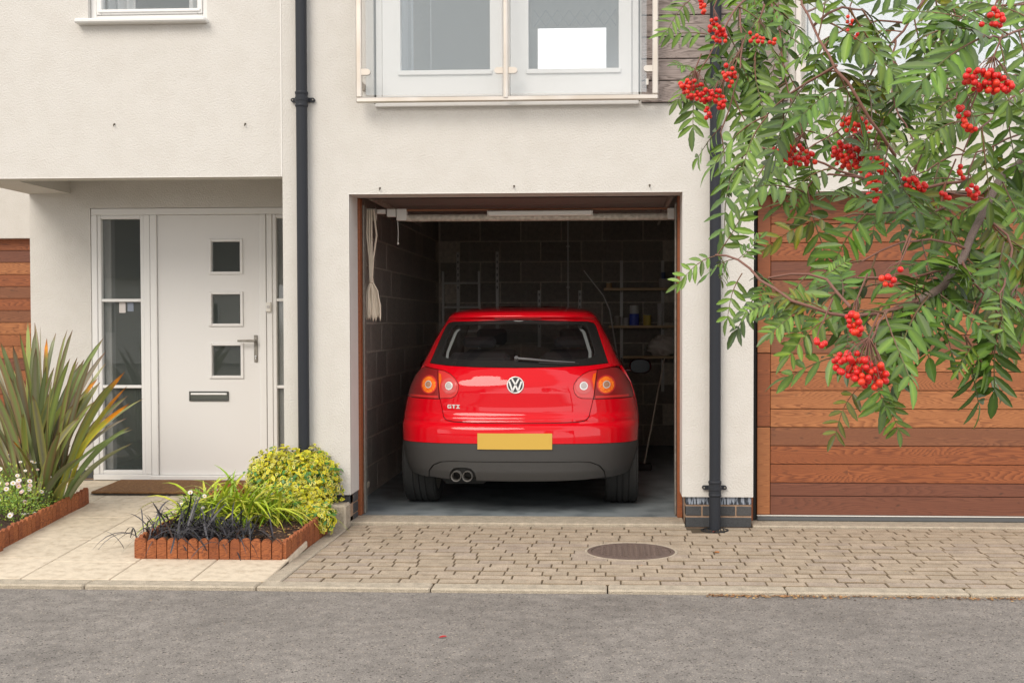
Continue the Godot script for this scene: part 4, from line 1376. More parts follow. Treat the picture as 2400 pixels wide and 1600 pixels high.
func make_car() -> void:
	var car := thing("hatchback_car", "glossy red hatchback parked nose-in inside the open garage", "car", Vector3(-0.65, 0.018, 0.0))
	# lower bumper in dark plastic, split by a groove; the exhaust notch is cut out of it
	var groove := [[0.0, 0.382], [0.45, 0.380], [0.53, 0.372], [0.59, 0.345], [0.625, 0.30], [0.632, 0.258]]
	var upper := [[0.0, 0.507], [0.40, 0.505], [0.70, 0.500], [0.868, 0.494], [0.862, 0.36], [0.835, 0.30], [0.78, 0.268], [0.70, 0.257], [0.636, 0.254]]
	for i in range(groove.size() - 1, -1, -1):
		upper.append([groove[i][0] + (0.003 if i > 1 else 0.0), groove[i][1] + 0.0025])
	var bump := group_part("rear_bumper", car)
	rear_patch("valance", whole(upper), M.bumper, bump)
	var lower := groove.duplicate()
	for i in lower.size():
		lower[i] = [lower[i][0] - (0.003 if i > 1 else 0.0), lower[i][1] - 0.0025]
	lower.append_array([[0.5, 0.247], [0.3, 0.241], [0.0, 0.238]])
	var low_poly := dense(whole(lower))
	var notch := PackedVector2Array()
	for q in [[-0.475, 0.20], [-0.275, 0.20], [-0.277, 0.27], [-0.287, 0.305], [-0.31, 0.328], [-0.34, 0.336], [-0.41, 0.336], [-0.44, 0.328], [-0.462, 0.305], [-0.472, 0.27]]:
		notch.append(Vector2(q[0], q[1]))
	var cutp := Geometry2D.clip_polygons(low_poly, notch)
	var best: PackedVector2Array = cutp[0]
	for c in cutp:
		if c.size() > best.size():
			best = c
	put("diffuser", patch(car_rear, to_phi(best), 0.05, 0.02, -0.004, 0.03), M.bumper, bump)
	rear_patch("cover", whole([[0.0, 0.5105], [0.40, 0.5085], [0.70, 0.5035], [0.8685, 0.4975], [0.8745, 0.6], [0.868, 0.70], [0.848, 0.808], [0.547, 0.8085], [0.519, 0.689], [0.505, 0.671], [0.486, 0.659], [0.44, 0.6515], [0.30, 0.6475], [0.0, 0.6455]]), M.red, bump)
	# tailgate, with the inner lamps let in
	var lens_in := [[0.545, 0.8175], [0.5705, 1.0145], [0.52, 1.006], [0.475, 0.986], [0.437, 0.955], [0.413, 0.918], [0.409, 0.888], [0.418, 0.856], [0.438, 0.832], [0.468, 0.8205]]
	var tg := [[0.0, 0.6515], [0.30, 0.6535], [0.44, 0.6575], [0.482, 0.665], [0.500, 0.677], [0.5135, 0.692], [0.5425, 0.8135], [0.466, 0.8165], [0.435, 0.8285], [0.4145, 0.8535], [0.405, 0.888], [0.409, 0.920], [0.434, 0.958], [0.4735, 0.990], [0.519, 1.0105], [0.5705, 1.0195], [0.672, 1.034], [0.657, 1.058], [0.5, 1.0435], [0.3, 1.0355], [0.0, 1.0315]]
	var gate := group_part("tailgate", car)
	rear_patch("panel", whole(tg), M.red, gate)
	rear_patch("trim_recess", whole([[0.0, 0.60], [0.52, 0.60], [0.56, 0.70], [0.74, 0.80], [0.735, 0.98], [0.665, 1.045], [0.0, 1.03]]), M.black, gate, -0.013, 0.0)
	# lamps
	for s in [-1, 1]:
		var inner: Array = lens_in if s > 0 else mirror_poly(lens_in)
		var li := group_part("tail_lamp", car)
		rear_patch("lens", inner, M.lens_red, li, -0.001, 0.008)
		rear_disc("reflector_ring", s * 0.477, 0.905, 0.030, 0.056, 0.0012, plain(0.60, 0.09, 0.09, 0.1), li, [], 0.002)
		rear_disc("bulb_rim", s * 0.477, 0.905, 0.021, 0.0285, 0.005, M.silver, li, [], 0.001)
		rear_disc("bulb", s * 0.477, 0.905, 0.0, 0.021, 0.004, M.bulb, li, [], 0.004)
		var am := [[0.5475, 0.87], [0.565, 0.995], [0.545, 0.985], [0.537, 0.95], [0.545, 0.91]]
		rear_patch("indicator", am if s > 0 else mirror_poly(am), plain(0.75, 0.12, 0.012, 0.1), li, 0.0012, 0.0)
		var lo := group_part("tail_lamp", car)
		var outer := [[0.5515, 0.8125], [0.8425, 0.812], [0.833, 0.86], [0.812, 0.92], [0.775, 0.975], [0.725, 1.022], [0.68, 1.0295], [0.577, 1.0155]]
		rear_patch("lens", outer if s > 0 else mirror_poly(outer), M.lens, lo, -0.001, 0.008)
		var cols := []
		var lr := RandomNumberGenerator.new()
		lr.seed = 5
		for k in 97:
			cols.append(Color(0.78, 0.07, 0.008).lerp(Color(1.0, 0.25, 0.015), pow(lr.randf(), 0.8)))
		rear_disc("reflector", s * 0.636, 0.910, 0.024, 0.057, 0.0015, M.amber, lo, cols, 0.003)
		rear_disc("reflector_rim", s * 0.636, 0.910, 0.0575, 0.066, 0.001, M.lens_red, lo, [], 0.002)
		rear_disc("bulb_rim", s * 0.636, 0.910, 0.020, 0.0265, 0.006, M.silver, lo, [], 0.001)
		rear_disc("bulb", s * 0.636, 0.910, 0.0, 0.020, 0.0045, plain(0.42, 0.22, 0.14, 0.15), lo, [], 0.004)
		var strip := [[0.56, 0.818], [0.80, 0.818], [0.80, 0.834], [0.56, 0.834]]
		rear_patch("reflector_strip", strip if s > 0 else mirror_poly(strip), M.lens_red, lo, 0.0012, 0.0)
	# rear window and the pillars round it
	var win := group_part("rear_window", car)
	var frit := [[0.0, 1.0355], [0.3, 1.0395], [0.5, 1.0475], [0.652, 1.062], [0.636, 1.11], [0.563, 1.325], [0.548, 1.348], [0.50, 1.360], [0.0, 1.3715]]
	var see := [[0.0, 1.082], [0.3, 1.085], [0.49, 1.094], [0.545, 1.106], [0.556, 1.125], [0.552, 1.16], [0.505, 1.305], [0.485, 1.328], [0.45, 1.337], [0.0, 1.346]]
	rear_patch("pane", whole(see), M.tint, win, -0.002, 0.0)
	# black border as right and left halves, so that it has no hole
	var band := []
	for q in frit:
		band.append(q)
	for i in range(see.size() - 1, -1, -1):
		band.append(see[i])
	var border := plain(0.018, 0.018, 0.018, 0.06)
	rear_patch("border", band, border, win, -0.001, 0.006)
	rear_patch("border", mirror_poly(band), border, win, -0.001, 0.006)
	for s in [-1, 1]:
		var pil := [[0.675, 1.036], [0.747, 1.036], [0.705, 1.115], [0.66, 1.22], [0.60, 1.33], [0.576, 1.374], [0.50, 1.3745], [0.0, 1.3755], [0.0, 1.3735], [0.50, 1.3625], [0.551, 1.351], [0.567, 1.326], [0.640, 1.112], [0.661, 1.0605]]
		rear_patch("pillar", pil if s > 0 else mirror_poly(pil), M.red, car)
		# flanks
		var f: Callable = car_right if s > 0 else car_left
		var arch := func(zc: float) -> PackedVector2Array:
			var r := PackedVector2Array()
			for k in 28:
				var a := TAU * k / 28
				r.append(Vector2(zc + 0.355 * cos(a), 0.325 + 0.355 * sin(a)))
			return r
		var side := PackedVector2Array()
		for q in [[-0.80, 0.22], [-0.80, 1.033], [-3.36, 1.033], [-3.36, 0.97], [-3.5, 0.93], [-4.02, 0.86], [-4.04, 0.22]]:
			side.append(Vector2(q[0], q[1]))
		for zc in [-1.02, -3.60]:
			var res := Geometry2D.clip_polygons(side, arch.call(zc))
			var big: PackedVector2Array = res[0]
			for c in res:
				if c.size() > big.size():
					big = c
			side = big
		var dz := PackedVector2Array()
		for i in side.size():
			var p := side[i]
			var q := side[(i + 1) % side.size()]
			var n := maxi(1, int(p.distance_to(q) / 0.06))
			for k in n:
				dz.append(p.lerp(q, float(k) / n))
		var sp := to_side(dz)
		for i in sp.size():
			sp[i].x = maxf(sp[i].x, 0.0)
		put("flank", patch(f, sp, 0.2, 0.035, 0.0, 0.02), M.red, car)
		var gl := to_side(dense([[-1.25, 1.05], [-1.12, 1.20], [-1.22, 1.36], [-2.62, 1.36], [-3.16, 1.05]], 0.06))
		put("side_window", patch(f, gl, 0.25, 0.04, -0.002, 0.0), M.tint, car)
		var cant := to_side(dense([[-0.9, 1.365], [-0.9, 1.405], [-2.62, 1.405], [-2.62, 1.365]], 0.06))
		for i in cant.size():
			cant[i].x = maxf(cant[i].x, 0.0)
		put("cant_rail", patch(f, cant, 0.25, 0.02, 0.0, 0.0), M.red, car)
		var quarter := to_side(dense([[-0.85, 1.036], [-0.85, 1.36], [-1.20, 1.36], [-1.10, 1.20], [-1.24, 1.046], [-1.24, 1.036]], 0.04))
		for i in quarter.size():
			quarter[i].x = maxf(quarter[i].x, 0.0)
		put("pillar", patch(f, quarter, 0.1, 0.03, 0.0, 0.0), M.red, car)
		var wp := to_side(dense([[-2.64, 1.36], [-2.70, 1.36], [-3.36, 1.036], [-3.18, 1.036]], 0.05))
		put("windscreen_pillar", patch(f, wp, 0.2, 0.04, 0.0, 0.0), M.red, car)
		# door mirrors
		var mr := group_part("door_mirror", car, Vector3(s * 0.935, 0.965, -2.62))
		var st := begin()
		var o := []
		for k in 20:
			var a := TAU * k / 20
			o.append(Vector2(0.098 * signf(cos(a)) * pow(absf(cos(a)), 0.75) * (1.0 if cos(a) * s < 0 else 1.0), 0.066 * signf(sin(a)) * pow(absf(sin(a)), 0.8)))
		for k in 20:
			var p: Vector2 = o[k]
			var q: Vector2 = o[(k + 1) % 20]
			var lay := [[1.0, 0.0], [0.96, -0.05], [0.7, -0.10], [0.0, -0.12]]
			for l in 3:
				var A := Vector3(p.x * lay[l][0], p.y * lay[l][0], lay[l][1])
				var B := Vector3(q.x * lay[l][0], q.y * lay[l][0], lay[l][1])
				var C := Vector3(q.x * lay[l + 1][0], q.y * lay[l + 1][0], lay[l + 1][1])
				var D := Vector3(p.x * lay[l + 1][0], p.y * lay[l + 1][0], lay[l + 1][1])
				flat_tri(st, A, B, C, Vector3(0, 0, -0.03))
				if l < 2:
					flat_tri(st, A, C, D, Vector3(0, 0, -0.03))
		cbox(st, Vector3(-s * 0.11, -0.035, -0.05), Vector3(0.07, 0.03, 0.05), 0.01)
		put("housing", st.commit(), plain(0.16, 0.006, 0.01, 0.25), mr)
		st = begin()
		var pg := PackedVector2Array()
		for q in o:
			pg.append(q * 0.86)
		prism(st, pg, 0.0, 0.004)
		put("mirror_glass", st.commit(), M.mirror, mr)
	# roof, spoiler lip, bonnet and windscreen
	var roof := begin()
	var levels := [1.376, 1.384, 1.392, 1.40, 1.41, 1.42, 1.432, 1.441, 1.45, 1.458, 1.466, 1.474, 1.481, 1.486]
	var loops := []
	for y in levels:
		var loop := []
		for k in 33:
			loop.append(car_rear(lerpf(-PI / 2, PI / 2, k / 32.0), y))
		var pr := car_front(PI / 2, y)
		for k in 17:
			var q := car_front(lerpf(PI / 2, -PI / 2, k / 16.0), y)
			loop.append(q)
		loops.append(loop)
	for i in levels.size() - 1:
		var n: int = loops[i].size()
		for k in n:
			var k2 := (k + 1) % n
			var A: Vector3 = loops[i][k]
			var B: Vector3 = loops[i][k2]
			var C: Vector3 = loops[i + 1][k2]
			var D: Vector3 = loops[i + 1][k]
			roof.set_smooth_group(1)
			roof.add_vertex(A)
			roof.add_vertex(C)
			roof.add_vertex(B)
			roof.add_vertex(A)
			roof.add_vertex(D)
			roof.add_vertex(C)
	roof.generate_normals()
	put("roof", roof.commit(), M.red, car)
	var cap := begin()
	var top: Array = loops[loops.size() - 1]
	for k in top.size():
		tri(cap, top[k], top[(k + 1) % top.size()], Vector3(0, 1.4885, -2.1), Vector3.UP)
	put("roof_crown", cap.commit(), M.red, car)
	put("bonnet", patch(car_front, to_phi(dense([[-0.7, 0.2], [0.7, 0.2], [0.72, 0.6], [0.68, 0.9], [0.6, 1.0], [-0.6, 1.0], [-0.68, 0.9], [-0.72, 0.6]], 0.05)), 0.15, 0.05, 0.0, 0.0), M.red, car)
	put("windscreen", patch(car_front, to_phi(dense([[-0.64, 1.03], [0.64, 1.03], [0.5, 1.37], [-0.5, 1.37]], 0.05)), 0.15, 0.05, 0.0, 0.0), M.tint, car)
	rear_patch("brake_light", [[-0.175, 1.3775], [0.165, 1.3775], [0.165, 1.3885], [-0.175, 1.3885]], plain(0.30, 0.03, 0.03, 0.15), car, 0.004, 0.006)
	# inner shell that closes the gaps, and the floor of the car
	var inner_shell := whole([[0.0, 0.25], [0.60, 0.25], [0.83, 0.32], [0.855, 0.5], [0.86, 0.62], [0.84, 0.80], [0.76, 0.95], [0.64, 1.03], [0.0, 1.02]])
	put("inner_shell", patch(car_rear, to_phi(dense(inner_shell, 0.04)), 0.1, 0.05, -0.032, 0.0), M.black, car)
	put("underbody", block(Vector3(-0.70, 0.22, -4.25), Vector3(0.70, 0.34, -0.62), 0.03), M.black, car)
	put("parcel_shelf", block(Vector3(-0.5, 0.985, -1.1), Vector3(0.5, 1.0, -0.58), 0.005), plain(0.2, 0.2, 0.2, 0.9), car)
	for s in [-1, 1]:
		var trim := [[0.545, 1.118], [0.545, 1.16], [0.50, 1.302], [0.48, 1.322], [0.45, 1.326], [0.475, 1.30], [0.524, 1.15], [0.522, 1.112]]
		rear_patch("pillar_trim", trim if s > 0 else mirror_poly(trim), plain(0.24, 0.26, 0.26, 0.7), car, -0.03, 0.0)
	put("cabin_floor", block(Vector3(-0.72, 0.34, -3.4), Vector3(0.72, 0.60, -1.0), 0.02), M.black, car)
	for s in [[-0.36, -2.35], [0.36, -2.35], [-0.36, -1.35], [0.36, -1.35]]:
		var seat := group_part("seat", car, Vector3(s[0], 0.0, s[1]))
		put("backrest", block(Vector3(-0.24, 0.6, -0.08), Vector3(0.24, 1.12, 0.06), 0.05), M.seat, seat)
		put("headrest", block(Vector3(-0.13, 1.16, -0.05), Vector3(0.13, 1.30 if s[1] < -2 else 1.24, 0.04), 0.035), M.seat, seat)
	# registration plate, left plain
	var pm := begin()
	var hw := 0.26
	for i in 8:
		var x0 := lerpf(-hw, hw, i / 8.0)
		var x1 := lerpf(-hw, hw, (i + 1) / 8.0)
		for e in [[0.471, 0.581, 0.005]]:
			quad(pm, rear_point(x0, e[0], 0.009), rear_point(x1, e[0], 0.009), rear_point(x1, e[1], 0.009), rear_point(x0, e[1], 0.009), Vector3(0, 0, 1))
			quad(pm, rear_point(x0, e[0], 0.0), rear_point(x1, e[0], 0.0), rear_point(x1, e[0], 0.009), rear_point(x0, e[0], 0.009), Vector3(0, -1, 0))
			quad(pm, rear_point(x0, e[1], 0.0), rear_point(x1, e[1], 0.0), rear_point(x1, e[1], 0.009), rear_point(x0, e[1], 0.009), Vector3(0, 1, 0))
	for x in [-hw, hw]:
		quad(pm, rear_point(x, 0.471, 0.0), rear_point(x, 0.471, 0.009), rear_point(x, 0.581, 0.009), rear_point(x, 0.581, 0.0), Vector3(signf(x), 0, 0))
	put("number_plate", pm.commit(), M.plate, car)
	# round emblem
	var bd := group_part("badge", car, Vector3(0.0, 0.915, rear_point(0, 0.915).z))
	bd.rotation.x = -0.08
	var bst := begin()
	lathe(bst, [Vector2(0.061, -0.006), Vector2(0.060, 0.003), Vector2(0.0, 0.004)], 40, Vector3.ZERO, Basis(Vector3.RIGHT, PI / 2))
	put("disc", bst.commit(), plain(0.03, 0.03, 0.032, 0.3), bd)
	bst = begin()
	lathe(bst, [Vector2(0.0605, 0.003), Vector2(0.060, 0.007), Vector2(0.056, 0.009), Vector2(0.052, 0.007), Vector2(0.0515, 0.003)], 40, Vector3.ZERO, Basis(Vector3.RIGHT, PI / 2))
	put("ring", bst.commit(), M.silver, bd)
	bst = begin()
	for s in [[-0.024, 0.044, -0.001, 0.0035], [0.024, 0.044, 0.001, 0.0035], [-0.043, 0.026, -0.020, -0.043], [0.043, 0.026, 0.020, -0.043], [-0.020, -0.043, -0.001, -0.002], [0.020, -0.043, 0.001, -0.002]]:
		var a := Vector2(s[0], s[1])
		var b := Vector2(s[2], s[3])
		var nn := (b - a).normalized().orthogonal() * 0.0058
		prism(bst, PackedVector2Array([a + nn, b + nn, b - nn, a - nn]), 0.003, 0.0082)
	put("monogram", bst.commit(), M.silver, bd)
	# block lettering
	var lt := begin()
	var gl := [[0.0, 0.006], [0.006, 0.0], [0.029, 0.0], [0.029, 0.016], [0.016, 0.016], [0.016, 0.0105], [0.0215, 0.0105], [0.0215, 0.0062], [0.010, 0.0062], [0.0075, 0.009], [0.0075, 0.0185], [0.010, 0.0212], [0.029, 0.0212], [0.029, 0.0275], [0.006, 0.0275], [0.0, 0.0215]]
	var tl := [[0.044, 0.0], [0.053, 0.0], [0.053, 0.0205], [0.062, 0.0205], [0.062, 0.0275], [0.035, 0.0275], [0.035, 0.0205], [0.044, 0.0205]]
	var il := [[0.068, 0.0], [0.094, 0.0], [0.094, 0.0062], [0.0855, 0.0062], [0.0855, 0.0212], [0.094, 0.0212], [0.094, 0.0275], [0.068, 0.0275], [0.068, 0.0212], [0.0765, 0.0212], [0.0765, 0.0062], [0.068, 0.0062]]
	for g in [gl, tl, il]:
		var pg := PackedVector2Array()
		for q in g:
			pg.append(Vector2(q[0] - 0.047, q[1] - 0.01375))
		prism(lt, pg, -0.004, 0.003)
	var le := put("lettering", lt.commit(), M.silver, car, rear_point(-0.441, 0.7605, 0.003))
	le.rotation = Vector3(0.0, -0.29, 0)
	# wiper
	var wst := begin()
	var wp0 := [rear_point(0.0, 1.088, 0.018), rear_point(0.10, 1.079, 0.022), rear_point(0.24, 1.068, 0.02), rear_point(0.41, 1.060, 0.016)]
	tube(wst, wp0, [0.011, 0.009, 0.0065, 0.004], 8)
	tube(wst, [rear_point(0.0, 1.088, -0.01), rear_point(0.0, 1.088, 0.03)], [0.016, 0.014], 12)
	put("wiper_arm", wst.commit(), plain(0.10, 0.10, 0.105, 0.35), car)
	wst = begin()
	tube(wst, [rear_point(0.16, 1.064, 0.006), rear_point(0.30, 1.058, 0.006), rear_point(0.44, 1.056, 0.006)], [0.005, 0.006, 0.004], 6)
	put("wiper_blade", wst.commit(), M.rubber, car)
	# exhaust
	var ex := group_part("exhaust", car)
	for x in [-0.414, -0.335]:
		var es := begin()
		lathe(es, [Vector2(0.030, -0.10), Vector2(0.0305, 0.0), Vector2(0.0355, 0.012), Vector2(0.0355, -0.16)], 24, Vector3(x, 0.278, -0.293), Basis(Vector3.RIGHT, PI / 2))
		put("tailpipe", es.commit(), plain(0.62, 0.60, 0.57, 0.3, 0.8), ex)
	put("silencer", block(Vector3(-0.55, 0.20, -0.85), Vector3(-0.2, 0.33, -0.46), 0.04), M.black, ex)
	# wheels
	for s in [-1, 1]:
		for zc in [-1.02, -3.60]:
			var wh := group_part("wheel", car, Vector3(s * 0.75, 0.316, zc))
			var b := Basis(Vector3.BACK, PI / 2)
			var ts := begin()
			lathe(ts, [Vector2(0.225, -0.115), Vector2(0.275, -0.122), Vector2(0.300, -0.118), Vector2(0.312, -0.104), Vector2(0.315, -0.08), Vector2(0.316, -0.058), Vector2(0.308, -0.055), Vector2(0.308, -0.048), Vector2(0.316, -0.045), Vector2(0.3165, -0.012), Vector2(0.308, -0.010), Vector2(0.308, -0.003), Vector2(0.3165, 0.0), Vector2(0.3165, 0.030), Vector2(0.308, 0.033), Vector2(0.308, 0.040), Vector2(0.316, 0.043), Vector2(0.315, 0.08), Vector2(0.312, 0.104), Vector2(0.300, 0.118), Vector2(0.275, 0.122), Vector2(0.225, 0.115)], 48, Vector3.ZERO, b)
			# shoulder blocks
			for k in 60:
				var a := TAU * k / 60
				for e in [-0.095, 0.095]:
					var bb := Basis(Vector3.RIGHT, a)
					var c := bb * Vector3(0, 0.3145, 0)
					for t in [0]:
						var q := [Vector3(e - 0.022, 0.001, -0.0125), Vector3(e + 0.022, 0.001, -0.0125), Vector3(e + 0.022, 0.001, 0.0125), Vector3(e - 0.022, 0.001, 0.0125)]
						var lift := 0.0035 if absf(e) < 0.1 else 0.0
						var qq := []
						for p in q:
							qq.append(c + bb * (p + Vector3(0, lift - maxf(absf(p.x) - 0.10, 0.0) * 0.9, 0)))
						quad(ts, qq[0], qq[1], qq[2], qq[3], bb * Vector3.UP)
			put("tyre", ts.commit(), M.rubber, wh)
			var rs := begin()
			lathe(rs, [Vector2(0.0, s * -0.06), Vector2(0.06, s * -0.07), Vector2(0.20, s * -0.05), Vector2(0.226, s * -0.11), Vector2(0.226, s * 0.11), Vector2(0.0, s * 0.08)], 32, Vector3.ZERO, b)
			put("rim", rs.commit(), M.zinc, wh)

# ---------------------------------------------------------------- things in the garage
func can(parent: Node, r: float, hgt: float, m: Material, lid: Material) -> void:
	var st := begin()
	lathe(st, [Vector2(0.0, 0.0), Vector2(r, 0.0), Vector2(r * 1.02, 0.004), Vector2(r, 0.008), Vector2(r, hgt - 0.008), Vector2(r * 1.02, hgt - 0.004), Vector2(r, hgt)], 20)
	put("body", st.commit(), m, parent)
	st = begin()
	lathe(st, [Vector2(r * 0.97, hgt - 0.002), Vector2(r * 0.9, hgt + 0.004), Vector2(r * 0.8, hgt), Vector2(0.0, hgt)], 20)
	put("lid", st.commit(), lid, parent)

func make_garage_contents() -> void:
	var zb := -5.195
	# shelves on slotted uprights
	for u in [[0.148, 0.72, 2.05, "slotted steel upright carrying the left ends of the garage shelves"], [0.60, 0.61, 2.05, "slotted steel upright carrying the right ends of the garage shelves"]]:
		var t := thing("shelf_upright", u[3], "upright", Vector3(u[0], 0, zb), "slotted uprights on the garage wall")
		put("channel", block(Vector3(-0.017, u[1], 0.001), Vector3(0.017, u[2], 0.022), 0.002), M.white_plastic, t)
		for k in 3:
			put("arm", block(Vector3(-0.008, [1.70, 1.295, 0.965][k], 0.0225), Vector3(0.008, [1.718, 1.313, 0.983][k], 0.22), 0.002), M.galvanised, t)
	for s in [[-0.045, 1.72, "top wooden shelf on the garage back wall"], [0.008, 1.315, "middle wooden shelf on the garage back wall, holding cans"], [0.162, 0.985, "bottom wooden shelf on the garage back wall, holding a cloth bundle"]]:
		var t := thing("wall_shelf", s[2], "shelf", Vector3(0, s[1], zb), "wooden shelves on the garage wall")
		put("board", block(Vector3(s[0], 0.0, 0.02), Vector3(0.78, 0.02, 0.27), 0.003), M.shelf, t)
		put("lipping", block(Vector3(s[0], -0.004, 0.2705), Vector3(0.78, 0.024, 0.278), 0.002), M.shelf, t)
	var ups := [[-1.66, 1.1, 2.155, "tall slotted upright behind the left side of the car roof"], [-1.225, 1.1, 2.155, "tall slotted upright left of the middle of the garage back wall"], [-0.76, 1.1, 1.725, "short slotted upright behind the middle of the car roof"], [-0.31, 1.1, 1.725, "short slotted upright behind the right side of the car roof"]]
	for u in ups:
		var t := thing("shelf_upright", u[3], "upright", Vector3(u[0], 0, zb), "slotted uprights on the garage wall")
		put("channel", block(Vector3(-0.017, u[1], 0.001), Vector3(0.017, u[2], 0.022), 0.002), M.white_plastic, t)
		for k in 6:
			put("slot", block(Vector3(-0.004, u[2] - 0.06 - k * 0.07, 0.0225), Vector3(0.004, u[2] - 0.03 - k * 0.07, 0.0232), 0.0), M.black, t)
	var cd := thing("conduit", "thin upright cable conduit running up the garage back wall", "conduit", Vector3(-0.44, 0, zb))
	var st := begin()
	tube(st, [Vector3(0, 0.9, 0.012), Vector3(0, 2.49, 0.012)], [0.009, 0.009], 10)
	put("tube", st.commit(), M.white_plastic, cd)
	for y in [1.2, 1.75, 2.2]:
		put("clip", block(Vector3(-0.018, y, 0.0), Vector3(0.018, y + 0.02, 0.024), 0.003), M.white_plastic, cd)
	var ld := thing("ladder", "aluminium ladder standing against the garage back wall", "ladder", Vector3(-1.62, 0.018, zb + 0.06))
	for x in [-0.20, 0.20]:
		put("rail", block(Vector3(x - 0.013, 0.0, -0.01), Vector3(x + 0.013, 1.92, 0.03), 0.004), M.white_plastic, ld)
	for k in 7:
		var y := 0.20 + k * 0.265
		st = begin()
		tube(st, [Vector3(-0.187, y, 0.01), Vector3(0.187, y, 0.01)], [0.013, 0.013], 8)
		put("rung", st.commit(), M.white_plastic, ld)
	var items := [
		[0.285, 1.335, 0.052, 0.13, [0.08, 0.13, 0.62], "blue paint can on the middle garage shelf"],
		[0.425, 1.335, 0.043, 0.115, [0.7, 0.55, 0.12], "yellow paint can on the middle garage shelf"],
		[0.285, 1.4695, 0.05, 0.085, [0.72, 0.72, 0.7], "white tin stacked on the blue paint can"],
		[0.565, 1.335, 0.028, 0.24, [0.62, 0.6, 0.58], "tall white bottle on the middle garage shelf"],
		[0.10, 1.335, 0.036, 0.10, [0.42, 0.38, 0.33], "small dark jar at the left end of the middle shelf"],
		[0.195, 1.335, 0.030, 0.085, [0.6, 0.58, 0.54], "small grey jar beside the blue paint can"],
		[0.01, 1.740, 0.03, 0.06, [0.6, 0.4, 0.2], "small brown pot on the left of the top shelf"],
		[0.62, 1.740, 0.07, 0.10, [0.55, 0.5, 0.45], "wide grey tub on the right of the top shelf"],
		[0.60, 1.8445, 0.022, 0.07, [0.16, 0.2, 0.34], "small blue bottle on the grey tub"]]
	for i in items:
		var t := thing("container", i[5], "container", Vector3(i[0], i[1], zb + 0.14))
		can(t, i[2], i[3], plain(i[4][0], i[4][1], i[4][2], 0.45), M.white_plastic)
	var cl := thing("cloth_bundle", "crumpled off-white cloth bundle on the bottom garage shelf", "cloth", Vector3(0.60, 1.005, zb + 0.15))
	put("cloth", _lump(Vector3(0.155, 0.115, 0.11), 4, 0.35), plain(0.74, 0.68, 0.62, 0.95), cl, Vector3(0, 0.104, 0))
	var pole := thing("pole", "thin pole leaning between the car roof and the shelves", "pole")
	st = begin()
	tube(st, [Vector3(-0.26, 1.93, -4.9), Vector3(-0.05, 1.66, -4.85), Vector3(0.02, 1.50, -4.83), Vector3(0.1, 1.0, -4.8), Vector3(0.2, 0.03, -4.78)], [0.007, 0.008, 0.008, 0.009, 0.01], 8)
	put("shaft", st.commit(), M.white_plastic, pole)
	var br := thing("broom", "thin broom leaning in the right corner of the garage", "broom")
	st = begin()
	tube(st, [Vector3(0.52, 1.05, -3.05), Vector3(0.33, 0.07, -2.95)], [0.006, 0.008], 8)
	put("handle", st.commit(), M.galvanised, br)
	put("head", block(Vector3(0.24, 0.02, -2.99), Vector3(0.40, 0.08, -2.91), 0.01), M.black, br)
	# the door, rolled up under the ceiling, with its lift gear
	var dr := thing("raised_garage_door", "brown timber garage door raised flat under the garage ceiling", "garage door", Vector3(0, 2.285, 0))
	for k in 4:
		var z0 := -0.70 - k * 0.51
		put("panel", block(Vector3(-1.69, 0.0, z0 - 0.505), Vector3(0.44, 0.042, z0), 0.004, [0.5, 3.0, 0.1 * k, 0.3]), plain(0.34, 0.30, 0.27, 0.7), dr)
	for x in [-1.71, 0.455]:
		put("track", block(Vector3(x - 0.012, -0.03, -2.9), Vector3(x + 0.012, 0.02, -0.45), 0.003), M.galvanised, dr)
	put("hanger_bar", block(Vector3(-1.72, 0.043, -2.2), Vector3(0.47, 0.07, -2.16), 0.002), M.galvanised, dr)
	var sh := thing("spring_shaft", "grey steel lift shaft across the top of the garage opening", "shaft", Vector3(0, 2.13, -0.62))
	st = begin()
	tube(st, [Vector3(-1.46, 0, 0), Vector3(0.44, 0, 0)], [0.026, 0.026], 16)
	put("spring_tube", st.commit(), M.galvanised, sh)
	st = begin()
	tube(st, [Vector3(-1.46, 0.055, 0.02), Vector3(0.44, 0.055, 0.02)], [0.008, 0.008], 8)
	put("rod", st.commit(), plain(0.24, 0.10, 0.05, 0.7), sh)
	for b in [[-1.53, -1.455, -0.02, 0.065], [-1.60, -1.535, 0.008, 0.065], [-1.675, -1.61, 0.03, 0.062], [0.425, 0.485, -0.022, 0.058]]:
		put("bracket", block(Vector3(b[0], b[2], -0.02), Vector3(b[1], b[3], 0.03), 0.004), M.white_plastic, sh)
	put("wall_plate", block(Vector3(-1.87, -0.02, -0.01), Vector3(-1.676, 0.07, 0.01), 0.002), M.galvanised, sh)
	put("wall_plate", block(Vector3(0.4855, -0.02, -0.01), Vector3(0.799, 0.07, 0.01), 0.002), M.galvanised, sh)
	var sl := thing("strip_light", "unlit white strip light under the garage door shaft", "light", Vector3(-0.487, 2.153, -0.585))
	put("housing", block(Vector3(-0.374, -0.017, -0.02), Vector3(0.374, 0.019, 0.035), 0.006), M.white_plastic, sl)
	put("end_cap", block(Vector3(-0.379, -0.018, -0.021), Vector3(-0.3745, 0.02, 0.036), 0.001), M.white_plastic, sl)
	put("end_cap", block(Vector3(0.3745, -0.018, -0.021), Vector3(0.379, 0.02, 0.036), 0.001), M.white_plastic, sl)
	var pull := thing("pull_cord", "thin white cord hanging from the shaft bracket", "cord", Vector3(-1.52, 1.945, -0.60))
	st = begin()
	tube(st, [Vector3(0, 0, 0), Vector3(0.002, 0.08, 0), Vector3(-0.002, 0.162, 0)], [0.0025, 0.0025, 0.0025], 6)
	put("cord", st.commit(), M.white_plastic, pull)
	put("toggle", ball(0.008, 8), M.white_plastic, pull)
